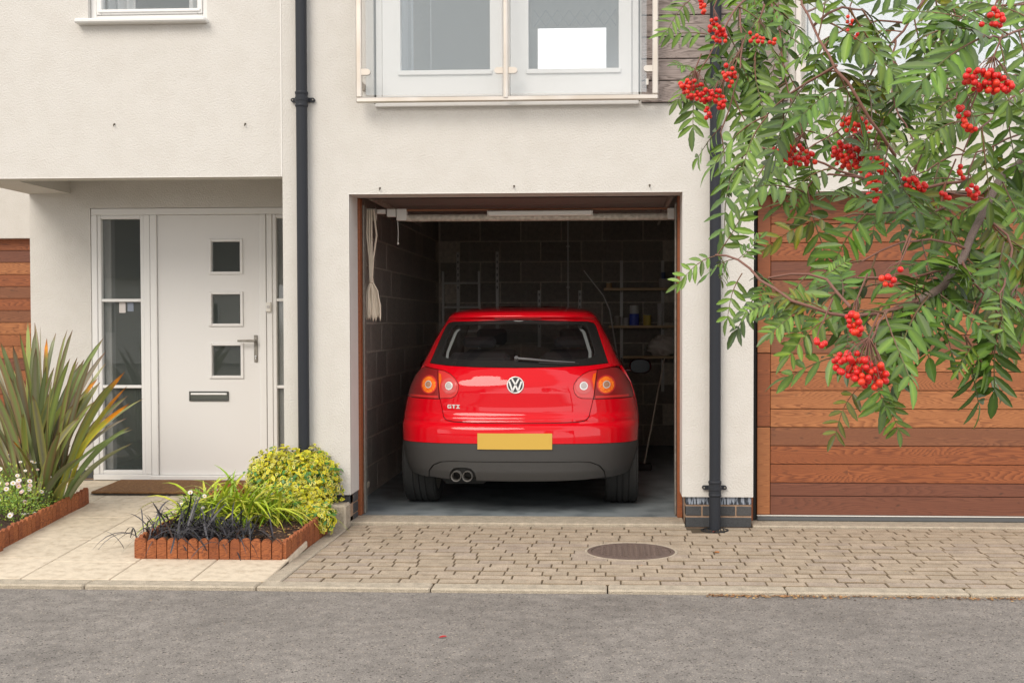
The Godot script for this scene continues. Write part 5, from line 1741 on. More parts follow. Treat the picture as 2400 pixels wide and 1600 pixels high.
	# coil of white rope on the left wall
	var rp := thing("rope_coil", "coil of off-white rope hanging inside the left edge of the garage", "rope", Vector3(-1.708, 1.38, -0.56))
	put("hook", block(Vector3(-0.176, 0.80, -0.012), Vector3(0.005, 0.815, 0.012), 0.003), M.galvanised, rp)
	var r2 := RandomNumberGenerator.new()
	r2.seed = 8
	for k in 4:
		st = begin()
		var o := -0.022 + k * 0.013
		tube(st, [Vector3(o * 1.2, 0.805, 0.012), Vector3(o * 1.3 + (0.02 if k == 3 else 0.0), 0.62, 0.014), Vector3(o * 0.7 + 0.004, 0.45, 0.013), Vector3(o * 0.35, 0.29, 0.012)], [0.0072, 0.0072, 0.0072, 0.0072], 7)
		put("strand", st.commit(), M.rope, rp)
	for k in 11:
		st = begin()
		var w := -0.044 + k * 0.0105 + r2.randf_range(-0.003, 0.003)
		var b := r2.randf_range(0.0, 0.03)
		var zz := 0.012 + r2.randf_range(-0.012, 0.014)
		tube(st, [Vector3(w * 0.1, 0.292, 0.012), Vector3(w * 0.75, 0.22, zz), Vector3(w * 1.0, 0.12, zz), Vector3(w * 1.08, b + 0.03, zz), Vector3(w * 1.0 + 0.005, b, zz), Vector3(w * 0.9 + 0.01, b + 0.03, zz), Vector3(w * 0.9 + 0.008, 0.12, zz - 0.01), Vector3(w * 0.6, 0.22, 0.0), Vector3(w * 0.1, 0.29, 0.004)], [0.007, 0.007, 0.007, 0.007, 0.007, 0.007, 0.007, 0.007, 0.007], 6)
		put("loop", st.commit(), M.rope, rp)
	st = begin()
	for k in 3:
		var ring := []
		var rad := []
		for a in 11:
			ring.append(Vector3(0.014 * cos(TAU * a / 10), 0.284 + k * 0.011, 0.010 + 0.016 * sin(TAU * a / 10)))
			rad.append(0.006)
		tube(st, ring, rad, 6, false)
	put("binding", st.commit(), M.rope, rp)

func _lump(r: Vector3, sd: int, rough: float) -> ArrayMesh:
	var n := noise(FastNoiseLite.TYPE_SIMPLEX, 1.6, 3, sd)
	var st := begin()
	var A := 28
	var B := 16
	var pt := func(i: int, j: int) -> Vector3:
		var a := TAU * (i % A) / A
		var b := PI * j / B - PI / 2
		var d := Vector3(cos(a) * cos(b), sin(b), sin(a) * cos(b))
		var k := 1.0 + rough * n.get_noise_3dv(d * 1.4)
		var p := d * r * k
		p.y = maxf(p.y, -r.y * 0.9)
		return p
	for i in A:
		for j in B:
			st.set_smooth_group(1)
			for q in [[i, j], [i + 1, j + 1], [i + 1, j], [i, j], [i, j + 1], [i + 1, j + 1]]:
				st.add_vertex(pt.call(q[0], q[1]))
	st.generate_normals()
	return st.commit()

# ---------------------------------------------------------------- porch, drive, beds
func make_porch_things() -> void:
	var mat := thing("doormat", "brown coir doormat in front of the white door", "doormat", Vector3(-3.14, path_y(-0.7) + 0.002, -0.70))
	mat.rotation.x = atan(0.0578) * 0.6
	put("pile", block(Vector3(-0.60, 0.004, -0.262), Vector3(0.60, 0.020, 0.272), 0.006), M.coir, mat)
	put("backing", block(Vector3(-0.602, 0.0, -0.264), Vector3(0.602, 0.004, 0.274), 0.001), M.seal, mat)

func make_drive_things() -> void:
	var mh := thing("manhole_cover", "rusty round manhole cover set in the block paving", "manhole", Vector3(0.137, 0.0, 0.84))
	var st := begin()
	lathe(st, [Vector2(0.262, -0.06), Vector2(0.262, -0.004), Vector2(0.258, -0.001), Vector2(0.240, -0.001), Vector2(0.238, -0.012)], 48)
	put("frame", st.commit(), M.iron, mh)
	st = begin()
	lathe(st, [Vector2(0.281, -0.05), Vector2(0.280, -0.002), Vector2(0.276, 0.0), Vector2(0.263, -0.003)], 48)
	put("mortar_ring", st.commit(), M.concrete, mh)
	st = begin()
	lathe(st, [Vector2(0.235, -0.02), Vector2(0.235, -0.004), Vector2(0.232, -0.002), Vector2(0.0, -0.002)], 48)
	put("cover", st.commit(), M.iron, mh)
	st = begin()
	for i in range(-6, 7):
		for j in range(-6, 7):
			var p := Vector2(i, j) * 0.034
			if p.length() < 0.205:
				var lx := 0.024 if (i + j) % 2 == 0 else 0.008
				var lz := 0.008 if (i + j) % 2 == 0 else 0.024
				cbox(st, Vector3(p.x, 0.0, p.y), Vector3(lx, 0.010, lz), 0.002)
	put("tread", st.commit(), M.iron, mh)
	var gy := thing("gully_grate", "black round gully grate at the foot of the right downpipe", "grate", Vector3(0.703, 0.0, 0.098))
	st = begin()
	lathe(st, [Vector2(0.092, -0.05), Vector2(0.092, 0.001), Vector2(0.090, 0.003), Vector2(0.078, 0.003), Vector2(0.076, -0.03), Vector2(0.0, -0.03)], 32)
	put("ring", st.commit(), M.black, gy)
	for k in 7:
		var x := -0.06 + k * 0.02
		var l := sqrt(0.077 * 0.077 - x * x)
		put("bar", block(Vector3(x - 0.004, -0.012, -l), Vector3(x + 0.004, 0.001, l), 0.001), M.pipe, gy)
	var sb := thing("stone_block", "small weathered stone block at the left corner of the open garage", "stone", Vector3(-1.80, 0.0, 0.09))
	put("stone", block(Vector3(-0.085, -0.02, -0.085), Vector3(0.055, 0.158, 0.075), 0.012), M.concrete, sb)
	# fallen leaves
	var lm := begin()
	var r := RandomNumberGenerator.new()
	r.seed = 31
	for k in 1100:
		var x := r.randf_range(0.5, 3.2)
		var band := 0.5 + 0.5 * sin(x * 3.1) * sin(x * 1.3 + 1.0)
		if r.randf() > band + 0.15:
			continue
		_litter(lm, Vector3(x, -0.016, 1.91 + absf(r.randfn(0.0, 0.03))), r.randf_range(0.005, 0.013), r)
	for k in 90:
		_litter(lm, Vector3(r.randf_range(-1.7, 2.6), 0.003, r.randf_range(0.1, 1.75)), r.randf_range(0.003, 0.007), r)
	for k in 90:
		_litter(lm, Vector3(r.randf_range(-3.5, 3.0), -0.012, r.randf_range(1.95, 4.0)), r.randf_range(0.002, 0.006), r)
	var lo := put("leaf_litter", lm.commit(), M.vcol, self)
	lo.name = numbered("leaf_litter")
	lo.set_meta("kind", "stuff")
	tag(lo, "scattered brown leaf litter along the kerb", "leaf litter")
	for f in [[Vector3(0.644, 0.004, 0.892), 0.022, Color(0.5, 0.17, 0.03), "orange dead leaf on the block paving right of the manhole"], [Vector3(-0.726, -0.010, 2.814), 0.018, Color(0.42, 0.02, 0.02), "small red leaf lying on the asphalt"], [Vector3(0.69, 0.006, 0.20), 0.018, Color(0.40, 0.03, 0.03), "red leaf beside the gully grate"]]:
		var l := begin()
		_flat_leaf(l, f[1], f[2])
		var o := thing("fallen_leaf", f[3], "leaf", f[0], "single fallen leaves")
		put("blade", l.commit(), M.vcol, o)
		o.rotation = Vector3(0.15, r.randf() * TAU, 0.1)

func _litter(st: SurfaceTool, p: Vector3, s: float, r: RandomNumberGenerator) -> void:
	var c: Color = [Color(0.32, 0.15, 0.06), Color(0.42, 0.23, 0.10), Color(0.22, 0.11, 0.055), Color(0.50, 0.31, 0.13)][r.randi() % 4]
	var a := r.randf() * TAU
	var u := Vector3(cos(a), 0, sin(a)) * s
	var v := Vector3(-sin(a), r.randf_range(-0.3, 0.6), cos(a)) * s * 0.5
	var n := u.cross(v).normalized()
	if n.y < 0:
		n = -n
	smooth(st, [p - u, p + v, p + u], [n, n, n], [], [c, c, c])
	smooth(st, [p - u, p + u, p - v + Vector3(0, s * 0.4, 0)], [n, n, n], [], [c, c, c])

func _flat_leaf(st: SurfaceTool, s: float, c: Color) -> void:
	var pts := []
	for k in 8:
		var a := TAU * k / 8
		pts.append(Vector3(cos(a) * s, 0.25 * s * absf(sin(a)), sin(a) * s * 0.5))
	for k in 8:
		var n := Vector3.UP
		smooth(st, [Vector3.ZERO, pts[k], pts[(k + 1) % 8]], [n, n, n], [], [c, c * 0.85, c])

func picket(parent: Node, w: float, hgt: float, at: Vector3, turn: float) -> void:
	var key := "picket%d" % (int(w * 1000) * 4 + rng.randi() % 4)
	if not M.has(key):
		var p := PackedVector2Array([Vector2(-w / 2, -0.05), Vector2(w / 2, -0.05)])
		for k in 9:
			var a := PI * k / 8
			p.append(Vector2(w / 2 * cos(a), hgt - w * 0.5 + w * 0.5 * sin(a)))
		var st := begin()
		prism(st, p, -0.011, 0.011, [11.0, 4.0, rng.randf(), rng.randf(), true])
		M[key] = st.commit()
	var o := put("picket", M[key], M.picket[rng.randi() % 3], parent, at)
	o.rotation = Vector3(rng.randf_range(-0.03, 0.03), turn, rng.randf_range(-0.02, 0.02))
	o.position.y += rng.randf_range(-0.004, 0.005)

func make_beds() -> void:
	var soil := setting("soil_bed")
	var n := noise(FastNoiseLite.TYPE_SIMPLEX, 6.0, 3, 4)
	for b in [[-2.69, -1.855, -0.32, 1.31], [-4.6, -3.635, -0.16, 1.62]]:
		var st := begin()
		for i in 16:
			for j in 24:
				var q := []
				for e in [[i, j], [i + 1, j + 1], [i + 1, j], [i, j], [i, j + 1], [i + 1, j + 1]]:
					var x := lerpf(b[0], b[1], e[0] / 16.0)
					var z := lerpf(b[2], b[3], e[1] / 24.0)
					var edge := minf(minf(x - b[0], b[1] - x), minf(z - b[2], b[3] - z))
					st.set_smooth_group(1)
					st.add_vertex(Vector3(x, path_y(z) * (0.55 if b[0] > -3.0 else 1.0) + 0.05 + minf(edge, 0.2) * 0.2 + n.get_noise_2d(x, z) * 0.012, z))
		st.generate_normals()
		put("earth", st.commit(), M.soil, soil)
	var ch := begin()
	var r := RandomNumberGenerator.new()
	r.seed = 55
	for k in 700:
		var x := r.randf_range(-2.66, -1.87)
		var z := r.randf_range(0.25, 1.29)
		var edge := minf(minf(x + 2.69, -1.855 - x), 1.31 - z)
		var p := Vector3(x, path_y(z) * 0.55 + 0.056 + minf(edge, 0.2) * 0.2, z)
		_litter(ch, p, r.randf_range(0.006, 0.018), r)
	var chips := put("bark_chips", ch.commit(), M.vcol, self)
	chips.name = numbered("bark_chips")
	chips.set_meta("kind", "stuff")
	tag(chips, "brown bark chips on the soil of the right flower bed", "bark chips")
	var e := thing("timber_edging", "low round-topped timber edging round the flower bed before the shrub", "edging")
	for k in 14:
		picket(e, 0.0555, 0.113, Vector3(-2.672 + k * 0.0607, path_y(1.32) + 0.003, 1.318), 0.0)
	for k in 17:
		picket(e, 0.0555, 0.113, Vector3(-1.843, path_y(1.30 - k * 0.0607) * 0.3 + 0.012, 1.29 - k * 0.0607), PI / 2)
	for k in 26:
		picket(e, 0.0555, 0.113, Vector3(-2.703, path_y(1.29 - k * 0.0607), 1.29 - k * 0.0607), PI / 2)
	for k in 8:
		picket(e, 0.0555, 0.113, Vector3(-2.67 + k * 0.0607, path_y(-0.33), -0.315), 0.0)
	var f := thing("timber_edging", "low timber edging along the bed with the flax and daisies", "edging")
	for k in 22:
		var z := 1.14 - k * 0.0607
		picket(f, 0.0555, 0.122 + 0.006 * sin(k * 1.7), Vector3(-3.595 - (1.14 - z) * 0.04, path_y(z), z), PI / 2 + 0.04)
	for k in 16:
		picket(f, 0.0555, 0.115, Vector3(-4.55 + k * 0.0607, path_y(1.63), 1.64), 0.0)
	for k in 8:
		var z := 1.62 - k * 0.0607
		picket(f, 0.0555, 0.118, Vector3(-3.575, path_y(z), z), PI / 2)

# ---------------------------------------------------------------- plants
func blade_mesh(pts: Array, widths: Array, side: Vector3, fold: float, mid: Array, edge: Array) -> ArrayMesh:
	# a long leaf: a folded strip with its own edge colour
	var st := begin()
	var rows := []
	for i in pts.size():
		var d: Vector3 = (pts[mini(i + 1, pts.size() - 1)] - pts[maxi(i - 1, 0)]).normalized()
		var s := (side - d * side.dot(d)).normalized()
		var n := s.cross(d).normalized()
		var w: float = widths[i] * 0.5
		rows.append([pts[i] - s * w + n * w * fold, pts[i], pts[i] + s * w + n * w * fold, (n + s * fold).normalized(), n, (n - s * fold).normalized()])
	for i in pts.size() - 1:
		var a: Array = rows[i]
		var b: Array = rows[i + 1]
		for k in 2:
			var c0: Color = edge[i] if k == 0 else mid[i]
			var c1: Color = mid[i] if k == 0 else edge[i]
			var c2: Color = mid[i + 1] if k == 0 else edge[i + 1]
			var c3: Color = edge[i + 1] if k == 0 else mid[i + 1]
			smooth(st, [a[k], a[k + 1], b[k + 1]], [a[3 + k], a[4 + k], b[4 + k]], [], [c0, c1, c2])
			smooth(st, [a[k], b[k + 1], b[k]], [a[3 + k], b[4 + k], b[3 + k]], [], [c0, c2, c3])
	return st.commit()

func make_left_plants() -> void:
	var fx := thing("flax_plant", "large flax plant with upright sword leaves, some tipped orange", "plant", Vector3.ZERO)
	var r := RandomNumberGenerator.new()
	r.seed = 12
	var all := []
	for f in FLAX:
		all.append([v3(f[0]), f[1]])
	for k in 46:
		var a := r.randf_range(-1.25, 0.95)
		var l := r.randf_range(0.75, 1.22)
		all.append([Vector3(-3.90 + sin(a) * l * 0.75, 0.15 + cos(a) * l, r.randf_range(-0.35, 0.75)), 0])
	for i in all.size():
		var tip: Vector3 = all[i][0]
		var kind: int = all[i][1]
		var base := Vector3(-3.86 + (tip.x + 3.86) * 0.16 + r.randf_range(-0.09, 0.09), 0.12, 0.16 + r.randf_range(-0.11, 0.11))
		base.x = minf(base.x, -3.68)
		var out := tip - base
		var ctrl := base + Vector3(out.x * 0.32, out.y * 0.62 + 0.04, out.z * 0.4)
		var pts := []
		var wd := []
		var mid := []
		var edge := []
		var w := r.randf_range(0.036, 0.052)
		if out.length() < 0.5:
			w *= 0.7
		var g: Color = [Color(0.23, 0.28, 0.13), Color(0.19, 0.26, 0.08), Color(0.29, 0.31, 0.19), Color(0.27, 0.35, 0.09), Color(0.23, 0.22, 0.15)][r.randi() % 5]
		var eg: Color = [Color(0.19, 0.12, 0.07), Color(0.34, 0.33, 0.09), Color(0.15, 0.19, 0.07), Color(0.25, 0.15, 0.08)][r.randi() % 4]
		if kind == 1:
			g = Color(0.42, 0.44, 0.06)
			eg = Color(0.5, 0.42, 0.04)
		elif kind == 2:
			g = Color(0.27, 0.28, 0.05)
		for k in 13:
			var t := k / 12.0
			var p := base.lerp(ctrl, t).lerp(ctrl.lerp(tip, t), t)
			pts.append(p)
			wd.append(maxf(w * minf(0.62 + t * 0.9, 1.0) * (1.0 if t < 0.55 else sqrt(maxf(1.0 - pow((t - 0.55) / 0.45, 1.6), 0.0))), 0.0015))
			var c := g
			var ce := eg
			if (kind == 1 and t > 0.8) or (kind == 2 and t > 0.86):
				c = Color(0.80, 0.34, 0.015)
				ce = Color(0.75, 0.22, 0.015)
			if t > 0.97:
				c = Color(0.16, 0.06, 0.03)
				ce = c
			mid.append(c)
			edge.append(ce)
		var sd := Vector3(r.randf_range(0.5, 1.0), 0, r.randf_range(-0.75, 0.75)).normalized()
		put("leaf", blade_mesh(pts, wd, sd, r.randf_range(0.25, 0.6), mid, edge), M.glossy_leaf, fx)
	# daisies at its foot
	daisy_clump(Vector3(-3.86, 0.13, 0.50), Vector3(0.25, 0.36, 0.44), 4200, 46, "pink and white daisies massed at the foot of the flax", 3)

func daisy_clump(at: Vector3, size: Vector3, leaves: int, flowers: int, label: String, sd: int) -> void:
	var d := thing("daisy_clump", label, "flowers", at, "clumps of small daisies")
	var r := RandomNumberGenerator.new()
	r.seed = sd
	var st := begin()
	for k in leaves:
		var dir := Vector3(r.randfn(), absf(r.randfn()) , r.randfn()).normalized()
		var p := dir * size * pow(r.randf(), 0.45) * Vector3(1, 1, 1)
		if at.x < -3.0 and at.x + p.x > -3.64:
			p.x = -3.64 - at.x - r.randf() * 0.1
		p.y = p.y * (0.8 + 0.25 * sin(p.x * 20.0 + p.z * 13.0)) - 0.03
		var l := r.randf_range(0.012, 0.026)
		var u := (dir + Vector3(r.randfn(), r.randfn(), r.randfn()) * 0.7).normalized() * l
		var v := u.cross(Vector3(r.randfn(), r.randfn(), r.randfn())).normalized() * l * 0.2
		var c: Color = [Color(0.15, 0.29, 0.05), Color(0.22, 0.38, 0.06), Color(0.32, 0.46, 0.07), Color(0.46, 0.54, 0.07)][r.randi() % 4]
		var n := u.cross(v).normalized()
		smooth(st, [p, p + u * 0.5 + v, p + u], [n, n, n], [], [c, c, c])
		smooth(st, [p, p + u, p + u * 0.5 - v], [n, n, n], [], [c, c, c])
	var fo := put("foliage", st.commit(), M.glossy_leaf, d)
	fo.set_meta("kind", "stuff")
	var shapes := []
	for v in 3:
		st = begin()
		var pc: Color = [Color(0.80, 0.78, 0.76), Color(0.74, 0.52, 0.54), Color(0.78, 0.70, 0.68)][v]
		for k in 11:
			var a := TAU * k / 11 + 0.1 * v
			var b := a + 0.22
			var c := a - 0.22
			var tip := Vector3(cos(a) * 0.0125, 0.002, sin(a) * 0.0125)
			var n := Vector3.UP
			smooth(st, [Vector3(cos(c) * 0.004, 0, sin(c) * 0.004), Vector3(cos(b) * 0.004, 0, sin(b) * 0.004), tip + Vector3(-sin(a), 0, cos(a)) * 0.0028], [n, n, n], [], [pc, pc, pc])
			smooth(st, [Vector3(cos(c) * 0.004, 0, sin(c) * 0.004), tip + Vector3(-sin(a), 0, cos(a)) * 0.0028, tip - Vector3(-sin(a), 0, cos(a)) * 0.0028], [n, n, n], [], [pc, pc, pc])
		for k in 8:
			var y := Color(0.55, 0.36, 0.03)
			smooth(st, [Vector3(0, 0.004, 0), Vector3(cos(TAU * k / 8) * 0.0048, 0.001, sin(TAU * k / 8) * 0.0048), Vector3(cos(TAU * (k + 1) / 8) * 0.0048, 0.001, sin(TAU * (k + 1) / 8) * 0.0048)], [Vector3.UP, Vector3.UP, Vector3.UP], [], [y, y, y])
		shapes.append(st.commit())
	for k in flowers:
		var a := r.randf_range(-0.6, 1.9)
		var dir := Vector3(cos(a) * r.randf_range(0.2, 1.0), r.randf_range(0.0, 0.9), sin(a) * r.randf_range(0.3, 1.0)).normalized()
		var p := dir * size * r.randf_range(0.95, 1.1)
		if at.x < -3.0 and at.x + p.x > -3.67:
			p.x = -3.67 - at.x - r.randf() * 0.1
		var o := put("flower", shapes[r.randi() % 3], M.vcol, d, p)
		var up := (dir + Vector3(0.1, 0.5, 0.9)).normalized()
		var x := up.cross(Vector3(0.3, 0.1, 1)).normalized()
		o.basis = Basis(x, up, x.cross(up)).scaled_local(Vector3.ONE * r.randf_range(0.8, 1.25))

func make_right_plants() -> void:
	var r := RandomNumberGenerator.new()
	r.seed = 42
	# variegated shrub: each leaf has a green heart and a yellow margin
	var kinds := []
	for v in 4:
		var st := begin()
		var gc: Color = [Color(0.12, 0.22, 0.02), Color(0.06, 0.14, 0.025), Color(0.40, 0.42, 0.02), Color(0.16, 0.28, 0.02)][v]
		var yc: Color = [Color(0.66, 0.56, 0.03), Color(0.68, 0.62, 0.14), Color(0.64, 0.55, 0.02), Color(0.52, 0.50, 0.02)][v]
		var outer := []
		var inner := []
		for k in 10:
			var a := TAU * k / 10
			var x := 0.5 + 0.5 * cos(a)
			outer.append(Vector3(x, 0.10 * sin(PI * x) - 0.14 * x * x, 0.30 * sin(a) * (1.0 - 0.25 * cos(a))))
			var xi := 0.46 + 0.30 * cos(a)
			inner.append(Vector3(xi, 0.10 * sin(PI * xi) - 0.14 * xi * xi - 0.02, 0.13 * sin(a)))
		var nn := Vector3.UP
		for k in 10:
			var k2 := (k + 1) % 10
			smooth(st, [outer[k], outer[k2], inner[k2]], [nn, nn, nn], [], [yc, yc, yc])
			smooth(st, [outer[k], inner[k2], inner[k]], [nn, nn, nn], [], [yc, yc, yc])
			smooth(st, [inner[k], inner[k2], Vector3(0.48, 0.02, 0)], [nn, nn, nn], [], [gc, gc, gc])
		kinds.append(st.commit())
	var green := begin()
	for k in 8:
		var a := TAU * k / 8
		var b := TAU * (k + 1) / 8
		var c := Color(0.07, 0.2, 0.03)
		smooth(green, [Vector3(0.5, 0.04, 0), Vector3(0.5 + 0.5 * cos(a), 0, 0.28 * sin(a)), Vector3(0.5 + 0.5 * cos(b), 0, 0.28 * sin(b))], [Vector3.UP, Vector3.UP, Vector3.UP], [], [c, c, c])
	kinds.append(green.commit())
	for sh in [[Vector3(-2.12, 0.08, 0.04), [[Vector3(0.0, 0.18, 0.0), Vector3(0.32, 0.25, 0.30)], [Vector3(0.11, 0.25, 0.02), Vector3(0.20, 0.20, 0.22)], [Vector3(-0.10, 0.24, 0.0), Vector3(0.22, 0.21, 0.22)]], 6000, "large dome of yellow and green variegated shrub before the pier", 4],
		[Vector3(-1.965, 0.06, 0.40), [[Vector3(0.0, 0.10, 0.0), Vector3(0.175, 0.155, 0.17)], [Vector3(0.06, 0.06, 0.05), Vector3(0.15, 0.11, 0.13)]], 2700, "small low variegated shrub spilling over the edging by the garage", 5]]:
		var s := thing("variegated_shrub", sh[3], "shrub", sh[0], "variegated shrubs")
		var bs := begin()
		for k in 9:
			var a := TAU * k / 9
			tube(bs, [Vector3(0, -0.06, 0), Vector3(cos(a) * 0.07, 0.12, sin(a) * 0.07), Vector3(cos(a) * 0.16, 0.26 if sh[4] == 4 else 0.14, sin(a) * 0.14)], [0.007, 0.005, 0.003], 6)
		put("stem", bs.commit(), M.bark, s)
		for v in 5:
			var mm := MultiMesh.new()
			mm.transform_format = MultiMesh.TRANSFORM_3D
			mm.use_colors = true
			mm.mesh = kinds[v]
			var tr := []
			var count: int = int(sh[2] * (0.24 if v < 4 else 0.2))
			for k in count:
				var lobe: Array = sh[1][r.randi() % sh[1].size()]
				var dir := Vector3(r.randfn(), r.randfn() * 0.8 + 0.25, r.randfn() + 0.2).normalized()
				if v == 4:
					dir.y = minf(dir.y, 0.25)
				var lump := 1.0 + 0.09 * sin(dir.x * 9.0 + 1.0) * sin(dir.y * 8.0) + 0.06 * sin(dir.z * 13.0)
				var p: Vector3 = lobe[0] + dir.normalized() * lobe[1] * lump * r.randf_range(0.74, 1.04)
				if p.y < -0.02:
					continue
				var face := (dir + Vector3(0, 0.55, 0.35) + Vector3(r.randfn(), r.randfn(), r.randfn()) * 0.38).normalized()
				var along := face.cross(Vector3(r.randfn(), r.randfn(), r.randfn())).normalized()
				var sz := r.randf_range(0.022, 0.040)
				tr.append([Transform3D(Basis(along, face, along.cross(face)).scaled_local(Vector3.ONE * sz), p), Color(1, 1, 1) * r.randf_range(0.7, 1.1)])
			mm.instance_count = tr.size()
			for k in tr.size():
				mm.set_instance_transform(k, tr[k][0])
				mm.set_instance_color(k, tr[k][1])
			var mi := MultiMeshInstance3D.new()
			mi.multimesh = mm
			mi.material_override = M.glossy_leaf
			mi.name = "foliage"
			s.add_child(mi, true)
			mi.set_meta("kind", "stuff")
	# lime sedge
	grass_tuft("lime_grass", "lime green arching grass in the middle of the right flower bed", Vector3(-2.36, 0.09, 0.60), 290, 0.34, 0.58, 0.014, [Color(0.40, 0.52, 0.03), Color(0.48, 0.56, 0.05), Color(0.28, 0.44, 0.025), Color(0.56, 0.55, 0.07)], 0.26, 7)
	grass_tuft("lime_grass", "finer lime green grass leaning towards the yellow shrub", Vector3(-2.11, 0.08, 0.52), 110, 0.26, 0.42, 0.008, [Color(0.27, 0.48, 0.03), Color(0.35, 0.54, 0.04), Color(0.42, 0.54, 0.04)], 0.14, 17)
	# black mondo grass
	grass_tuft("black_grass", "black strap-leaved grass at the left of the right flower bed", Vector3(-2.47, 0.075, 1.02), 270, 0.22, 0.42, 0.0085, [Color(0.03, 0.029, 0.034), Color(0.05, 0.046, 0.053), Color(0.085, 0.08, 0.088)], 0.30, 9)
	grass_tuft("black_grass", "thinner black grass between the lime grass and the front edging", Vector3(-2.20, 0.07, 1.12), 150, 0.16, 0.34, 0.0075, [Color(0.022, 0.021, 0.026), Color(0.05, 0.046, 0.052)], 0.18, 10)
	daisy_clump(Vector3(-2.60, 0.12, 0.62), Vector3(0.16, 0.26, 0.22), 2200, 5, "straggly green daisy plant behind the black grass", 6)

func grass_tuft(called: String, label: String, at: Vector3, n: int, l0: float, l1: float, w: float, cols: Array, spread: float, sd: int) -> void:
	var g := thing(called, label, "grass", at)
	var r := RandomNumberGenerator.new()
	r.seed = sd
	var shapes := []
	for v in 10:
		var arch := r.randf_range(0.4, 1.25)
		var pts := []
		var wd := []
		var mid := []
		var edge := []
		var c: Color = cols[v % cols.size()]
		for k in 9:
			var t := k / 8.0
			pts.append(Vector3(0.10 * t + arch * 0.62 * t * t, t * (1.0 - 0.20 * arch) - arch * 0.52 * t * t * t, 0.04 * sin(t * 3.0 + v)))
			wd.append(w / l1 * 1.35 * (0.8 if k == 0 else (1.0 if t < 0.6 else maxf(1.0 - pow((t - 0.6) / 0.4, 2.0), 0.06))))
			mid.append(c * 0.85)
			edge.append(c)
		shapes.append(blade_mesh(pts, wd, Vector3(0, 0, 1), 0.3, mid, edge))
	for k in n:
		var a := r.randf() * TAU
		var o := put("blade", shapes[r.randi() % 10], M.glossy_leaf, g, Vector3(r.randfn() * spread * 0.5, 0, r.randfn() * spread * 0.5))
		var l := r.randf_range(l0, l1)
		o.rotation = Vector3(r.randf_range(-0.3, 0.3), a, r.randf_range(-0.55, 0.15))
		o.scale = Vector3.ONE * l

# ---------------------------------------------------------------- the rowan
func rowan_leaf(r: RandomNumberGenerator, pairs: int, droop: float) -> ArrayMesh:
	# pinnate leaf along +x, unit long, upper side +y, tip at 1
	var st := begin()
	var axis := func(t: float) -> Vector3: return Vector3(t * 0.86, -droop * t * t + 0.06 * t, 0.03 * sin(t * 4.0))
	var rp := []
	var rr := []
	for k in 7:
		rp.append(axis.call(k / 6.0))
		rr.append(0.011 * (1.1 - 0.6 * k / 6.0))
	var stem := begin()
	var items := []
	for k in pairs:
		var t := lerpf(0.22, 0.95, float(k) / (pairs - 1))
		for s in [-1, 1]:
			items.append([t + s * 0.008, s, (0.34 - 0.10 * absf(t - 0.5)) * r.randf_range(0.88, 1.1)])
	items.append([1.0, 0, 0.33])
	for it in items:
		var t: float = it[0]
		var b: Vector3 = axis.call(minf(t, 1.0))
		var dir: Vector3
		if it[1] == 0:
			dir = Vector3(1, -droop * 0.9, 0).normalized()
		else:
			dir = Vector3(0.45 + 0.3 * t + r.randf_range(-0.22, 0.22), r.randf_range(-0.6, 0.2), it[1] * 1.0).normalized()
		var up := Vector3(r.randf_range(-0.4, 0.4), 1, r.randf_range(-0.6, 0.6)).normalized()
		var sd := dir.cross(up).normalized()
		var nn := sd.cross(dir).normalized()
		var l: float = it[2]
		var w := l * 0.145 * r.randf_range(0.9, 1.15)
		var hue := r.randf_range(0.6, 1.45)
		var dark := Color(0.068 * hue, 0.132 * hue, 0.014 * hue)
		var mid := Color(0.145 * hue, 0.238 * hue, 0.028 * hue)
		var curl := r.randf_range(0.02, 0.34)
		var rows := []
		var N := 8
		for k in N + 1:
			var q := float(k) / N
			var c := b + dir * l * q - nn * l * curl * q * q
			var ww := w * pow(sin(PI * minf(0.04 + 0.94 * q, 0.985)), 0.72) * (1.0 + (0.07 if k % 2 == 0 else -0.05))
			rows.append([c - sd * ww + nn * ww * 0.28, c, c + sd * ww + nn * ww * 0.28])
		for k in N:
			for e in 2:
				var n2 := (nn + sd * (0.28 if e == 0 else -0.28)).normalized()
				smooth(st, [rows[k][e], rows[k][e + 1], rows[k + 1][e + 1]], [n2, n2, n2], [], [dark if e == 0 else mid, mid if e == 0 else dark, mid if e == 0 else dark])
				smooth(st, [rows[k][e], rows[k + 1][e + 1], rows[k + 1][e]], [n2, n2, n2], [], [dark if e == 0 else mid, mid if e == 0 else dark, dark if e == 0 else mid])
	# stalk, coloured red-brown
	for i in 6:
		var a: Vector3 = rp[i]
		var b: Vector3 = rp[i + 1]
		for k in 5:
			var a0 := TAU * k / 5
			var a1 := TAU * (k + 1) / 5
			var n0 := Vector3(0, cos(a0), sin(a0))
			var n1 := Vector3(0, cos(a1), sin(a1))
			var c := Color(0.17, 0.085, 0.045) if i < 3 else Color(0.14, 0.12, 0.04)
			smooth(st, [a + n0 * rr[i], a + n1 * rr[i], b + n1 * rr[i + 1]], [n0, n1, n1], [], [c, c, c])
			smooth(st, [a + n0 * rr[i], b + n1 * rr[i + 1], b + n0 * rr[i + 1]], [n0, n1, n0], [], [c, c, c])
	return st.commit()

